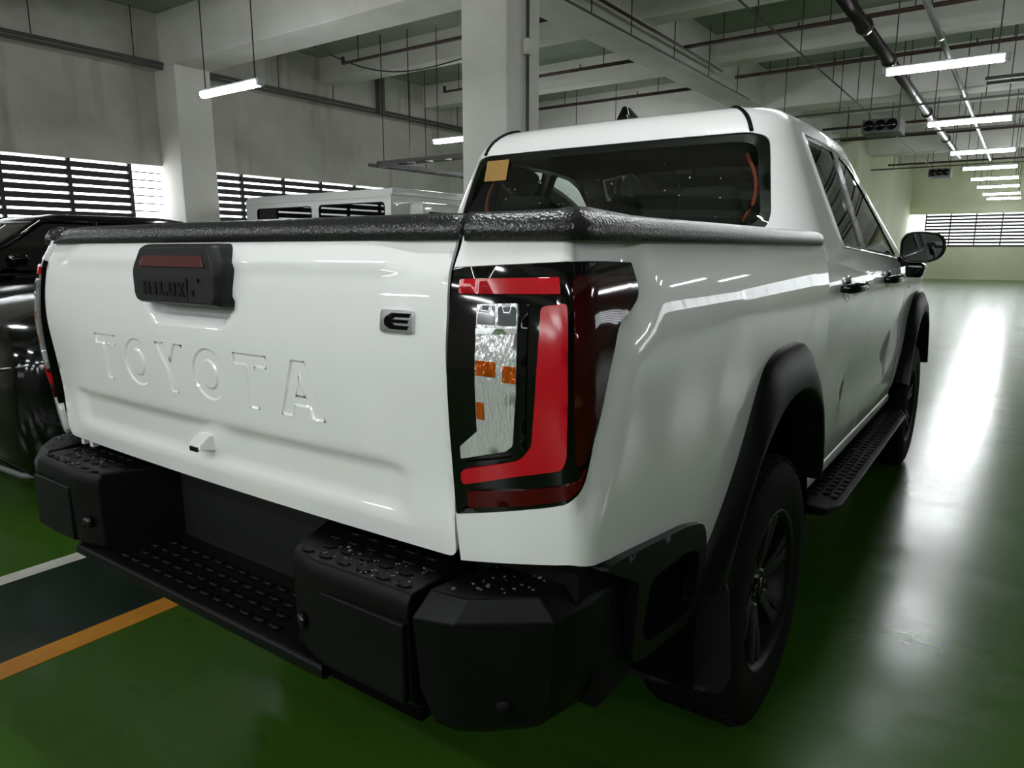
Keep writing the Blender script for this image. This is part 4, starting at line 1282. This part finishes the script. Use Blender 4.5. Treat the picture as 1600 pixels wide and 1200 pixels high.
# ------------------------------------------------------------------ other vehicles
def car_shell(name, x, y, label, tall=1.62, wid=1.84, hoodz=1.0, full=True):
    """black car facing the viewpoint (towards -y), front bumper at y"""
    R = empty(name, (x, y, FZ)); tag(R, label, 'car')
    hw = wid / 2
    def section(yy, hwid, zb, zt, crown, r=.16):
        P = []
        pr = [(-1.0, 0.0), (-1.0, .55), (-.985, .80), (-.93, .94), (-.80, 1.0), (-.4, 1.0 + crown), (0, 1.0 + crown * 1.25)]
        pr = pr + [(-a, b) for a, b in pr[-2::-1]]
        return [(a * hwid, yy, zb + (zt - zb) * b) for a, b in pr]
    rings = [section(0.0, hw * .72, .30, hoodz * .62, .02), section(.03, hw * .84, .22, hoodz * .78, .02), section(.10, hw * .92, .20, hoodz * .88, .02), section(.26, hw * .98, .20, hoodz * .955, .02), section(.5, hw, .20, hoodz, .025),
             section(.9, hw, .20, hoodz + .05, .03), section(1.35, hw, .20, hoodz + .09, .03), section(1.9, hw, .20, hoodz + .10, .0), section(3.4, hw, .20, hoodz + .08, .0), section(4.0, hw, .22, hoodz + .06, .0), section(4.4, hw * .95, .26, hoodz, .0), section(4.5, hw * .85, .32, hoodz - .1, 0)]
    MB().loft(rings).build('body', BLACKPAINT, R, True)
    # greenhouse
    def gsec(yy, a, zz): return [(-a, yy, zz), (-a * .8, yy - .03, zz), (0, yy - .05, zz), (a * .8, yy - .03, zz), (a, yy, zz)]
    zb = hoodz + .085
    zt = tall
    def ring(zz, yf, yb, a, rr=.12):
        pts = []
        for (cx, cy, a0) in ((a - rr, yf + rr, -PI / 2), (a - rr, yb - rr, 0), (-a + rr, yb - rr, PI / 2), (-a + rr, yf + rr, PI)):
            for k in range(5):
                t = a0 + PI / 2 * k / 4
                pts.append((cx + rr * math.cos(t), cy + rr * math.sin(t), zz))
        return pts
    rg = [ring(zb - .05, 1.25, 4.2, hw * .95), ring(zb, 1.30, 4.15, hw * .93), ring(zt - .10, 2.02, 3.75, hw * .74), ]
    MB().loft(rg, cap=False).build('glasshouse', GLASSD, R, True)
    rt = [ring(zt - .11, 2.00, 3.78, hw * .75), ring(zt - .05, 2.10, 3.70, hw * .71), ring(zt - .01, 2.25, 3.5, hw * .60), ring(zt, 2.4, 3.3, hw * .4)]
    MB().loft(rt).build('roof', BLACKPAINT, R, True)
    for s in (1, -1):
        for (p0, p1, r_) in (((hw * .90, 1.34, zb), (hw * .735, 2.05, zt - .09), .035), ((hw * .925, 2.5, zb), (hw * .735, 2.6, zt - .09), .04), ((hw * .92, 3.5, zb), (hw * .73, 3.45, zt - .09), .05)):
            MB().tube([(s * p0[0], p0[1], p0[2] - .03), (s * p1[0], p1[1], p1[2])], r_, 8).build('pillar', BLACKPAINT, R, True)
        # headlight
        hl_ = MB(); hl_.loft([[(s * hw * .50, .035, hoodz * .72), (s * hw * .50, .035, hoodz * .78), (s * hw * .90, .20, hoodz * .89), (s * hw * .93, .22, hoodz * .80)],
                              [(s * hw * .50, .005, hoodz * .72), (s * hw * .50, .02, hoodz * .775), (s * hw * .91, .165, hoodz * .885), (s * hw * .95, .18, hoodz * .80)]])
        h = hl_.build('headlight', mat('headlight_lens', (.16, .165, .165), .08, coat=1.0), R, bevel=.008)
        for k in range(3):
            t = .25 + .27 * k
            MB().tube([(s * hw * (.50 + .44 * t), .0 + .17 * t, hoodz * (.745 + .095 * t)), (s * hw * (.50 + .44 * t), -.008 + .17 * t, hoodz * (.745 + .095 * t))], [.026, .020], 12).build('projector', CLEAR, h, True)
        MB().tube([(s * hw * .52, -.005, hoodz * .70), (s * hw * .80, .04, hoodz * .735), (s * hw * .97, .17, hoodz * .775)], .008, 6).build('light_strip', CHROME, R, True)
        MB().tube([(s * hw * .60, .01, hoodz * .50), (s * hw * .86, .07, hoodz * .52)], .012, 6).build('fog_trim', CHROME, R, True)
        MB().loft([[(s * (hw + .0), 1.62, zb - .02), (s * (hw + .20), 1.62, zb - .01), (s * (hw + .19), 1.74, zb - .01), (s * (hw + .0), 1.74, zb - .02)],
                   [(s * (hw + .02), 1.60, zb + .06), (s * (hw + .22), 1.60, zb + .07), (s * (hw + .21), 1.76, zb + .08), (s * (hw + .02), 1.76, zb + .07)],
                   [(s * (hw + .05), 1.63, zb + .12), (s * (hw + .19), 1.63, zb + .12), (s * (hw + .18), 1.73, zb + .12), (s * (hw + .05), 1.73, zb + .12)]]).build('door_mirror', GLOSSB, R, bevel=.02)
        for wy in (.85, 3.55):
            wv_ = MB().lathe([(s * a, q) for a, q in [(-.11, .20), (-.12, .30), (-.10, .335), (.10, .335), (.12, .30), (.11, .20), (.08, .19), (.075, .02)]], (s * (hw - .115), wy, .335), 32)
            wv_.build('wheel', RUBBER, R, True)
    MB().box(-hw * .55, hw * .55, -.02, .02, hoodz * .52, hoodz * .70).build('grille', PLASTIC_D, R, bevel=.02)
    for k in range(5):
        MB().box(-hw * .50, hw * .50, -.03, -.01, hoodz * (.54 + .032 * k), hoodz * (.552 + .032 * k)).build('grille_bar', GLOSSB, R)
    MB().tube([(-hw * .95, .14, .215), (-hw * .75, .02, .21), (0, -.015, .21), (hw * .75, .02, .21), (hw * .95, .14, .215)], .016, 6).build('lower_trim', mat('grey_trim', (.12, .12, .12), .35), R, True)
    # front seats
    for sx_ in (-.38, .38):
        MB().loft([[(sx_ - .24, 2.45, .6), (sx_ + .24, 2.45, .6), (sx_ + .24, 2.6, .6), (sx_ - .24, 2.6, .6)], [(sx_ - .22, 2.62, 1.2), (sx_ + .22, 2.62, 1.2), (sx_ + .22, 2.72, 1.2), (sx_ - .22, 2.72, 1.2)],
                   [(sx_ - .12, 2.64, 1.42), (sx_ + .12, 2.64, 1.42), (sx_ + .12, 2.72, 1.42), (sx_ - .12, 2.72, 1.42)]]).build('front_seat', SEATM, R, bevel=.03)
    return R
car_shell('black_car', -3.38, .55, 'shiny black car parked nearest the pickup tailgate on its left', 1.60, 1.84, 1.06)
car_shell('black_suv', -7.65, .42, 'black car farther left with its windscreen under the louvres', 1.74, 1.90, 1.12)

# white box van -----------------------------------------------------
V = empty('white_van', (-6.72, 7.35, FZ)); tag(V, 'white boxy van parked behind the central column', 'van')
VW = mat('van_white', (.66, .67, .65), .35, coat=.4)
x0, x1 = -3.72, 0.0
P = rounded([(x0, .45), (x1, .45), (x1, 2.30), (x0, 2.30)], [.05, .05, .05, .10], 4)
hole1 = rounded([(-3.40, 1.62), (-1.88, 1.62), (-1.88, 2.09), (-3.40, 2.09)], .08)
hole2 = rounded([(-1.70, 1.62), (-.13, 1.62), (-.13, 2.10), (-1.70, 2.10)], .08)
panel('side_panel', P, lambda x, z: Vector((x, 0 + .03 * sstep(2.22, 2.31, z), z)), VW, V, holes=[hole1, hole2], step=.12, skirt=.05)
for h in (hole1, hole2):
    wo = panel('window', h, lambda x, z: Vector((x, .012, z)), GLASSD, V, step=.2, skirt=0)
    panel('window_seal', h, lambda x, z: Vector((x, -.004, z)), PLASTIC, V, holes=[[(a * .975 + .025 * (sum(q[0] for q in h) / len(h)), b * .93 + .07 * 1.855) for a, b in h]], step=.1, skirt=.01)
MB().box(x0 + .03, x1 - .04, .06, 2.0, .45, 2.27).build('body', VW, V, bevel=.06)
MB().box(-.045, 0.0, .02, 1.98, .45, 2.26).build('end_panel', VW, V, bevel=.02)
MB().box(-.02, .025, .0, 2.0, 2.19, 2.31).build('roof_rail', VW, V, bevel=.02)
MB().box(x0 + .02, x1, -.012, .02, 2.17, 2.19).build('gutter', VW, V, bevel=.004)
MB().box(-.02, .30, .40, 2.0, .45, 2.10).build('cab_block', VW, V, bevel=.06)
MB().box(.29, .306, .55, 1.85, 1.5, 1.95).build('cab_window', GLASSD, V)
for wx in (-3.0, -.7):
    for wy in (.12, 1.85):
        mb = MB(); rings = []
        for a, q in ((-.1, .18), (-.11, .30), (.11, .30), (.1, .18)):
            rings.append([(wx + q * math.cos(2 * PI * k / 24), wy + a, .30 + q * math.sin(2 * PI * k / 24)) for k in range(24)])
        mb.loft(rings).build('wheel', RUBBER, V, True)
MB().box(x0 + .1, x1 - .1, .2, 1.9, .3, .5).build('underframe', VOID, V)

# slanted support and small scraps on the floor
for (px, py, l, a, lab) in ((1.02, .42, .05, .4, 'small dark scrap lying on the green floor beside the rear wheel'),):
    m_ = MB(); m_.box(-l / 2, l / 2, -.006, .006, 0, .006)
    o = m_.build('floor_scrap', PLASTIC_D); o.location = (px, py, FZ); o.rotation_euler = (0, 0, a); tag(o, lab, 'scrap')
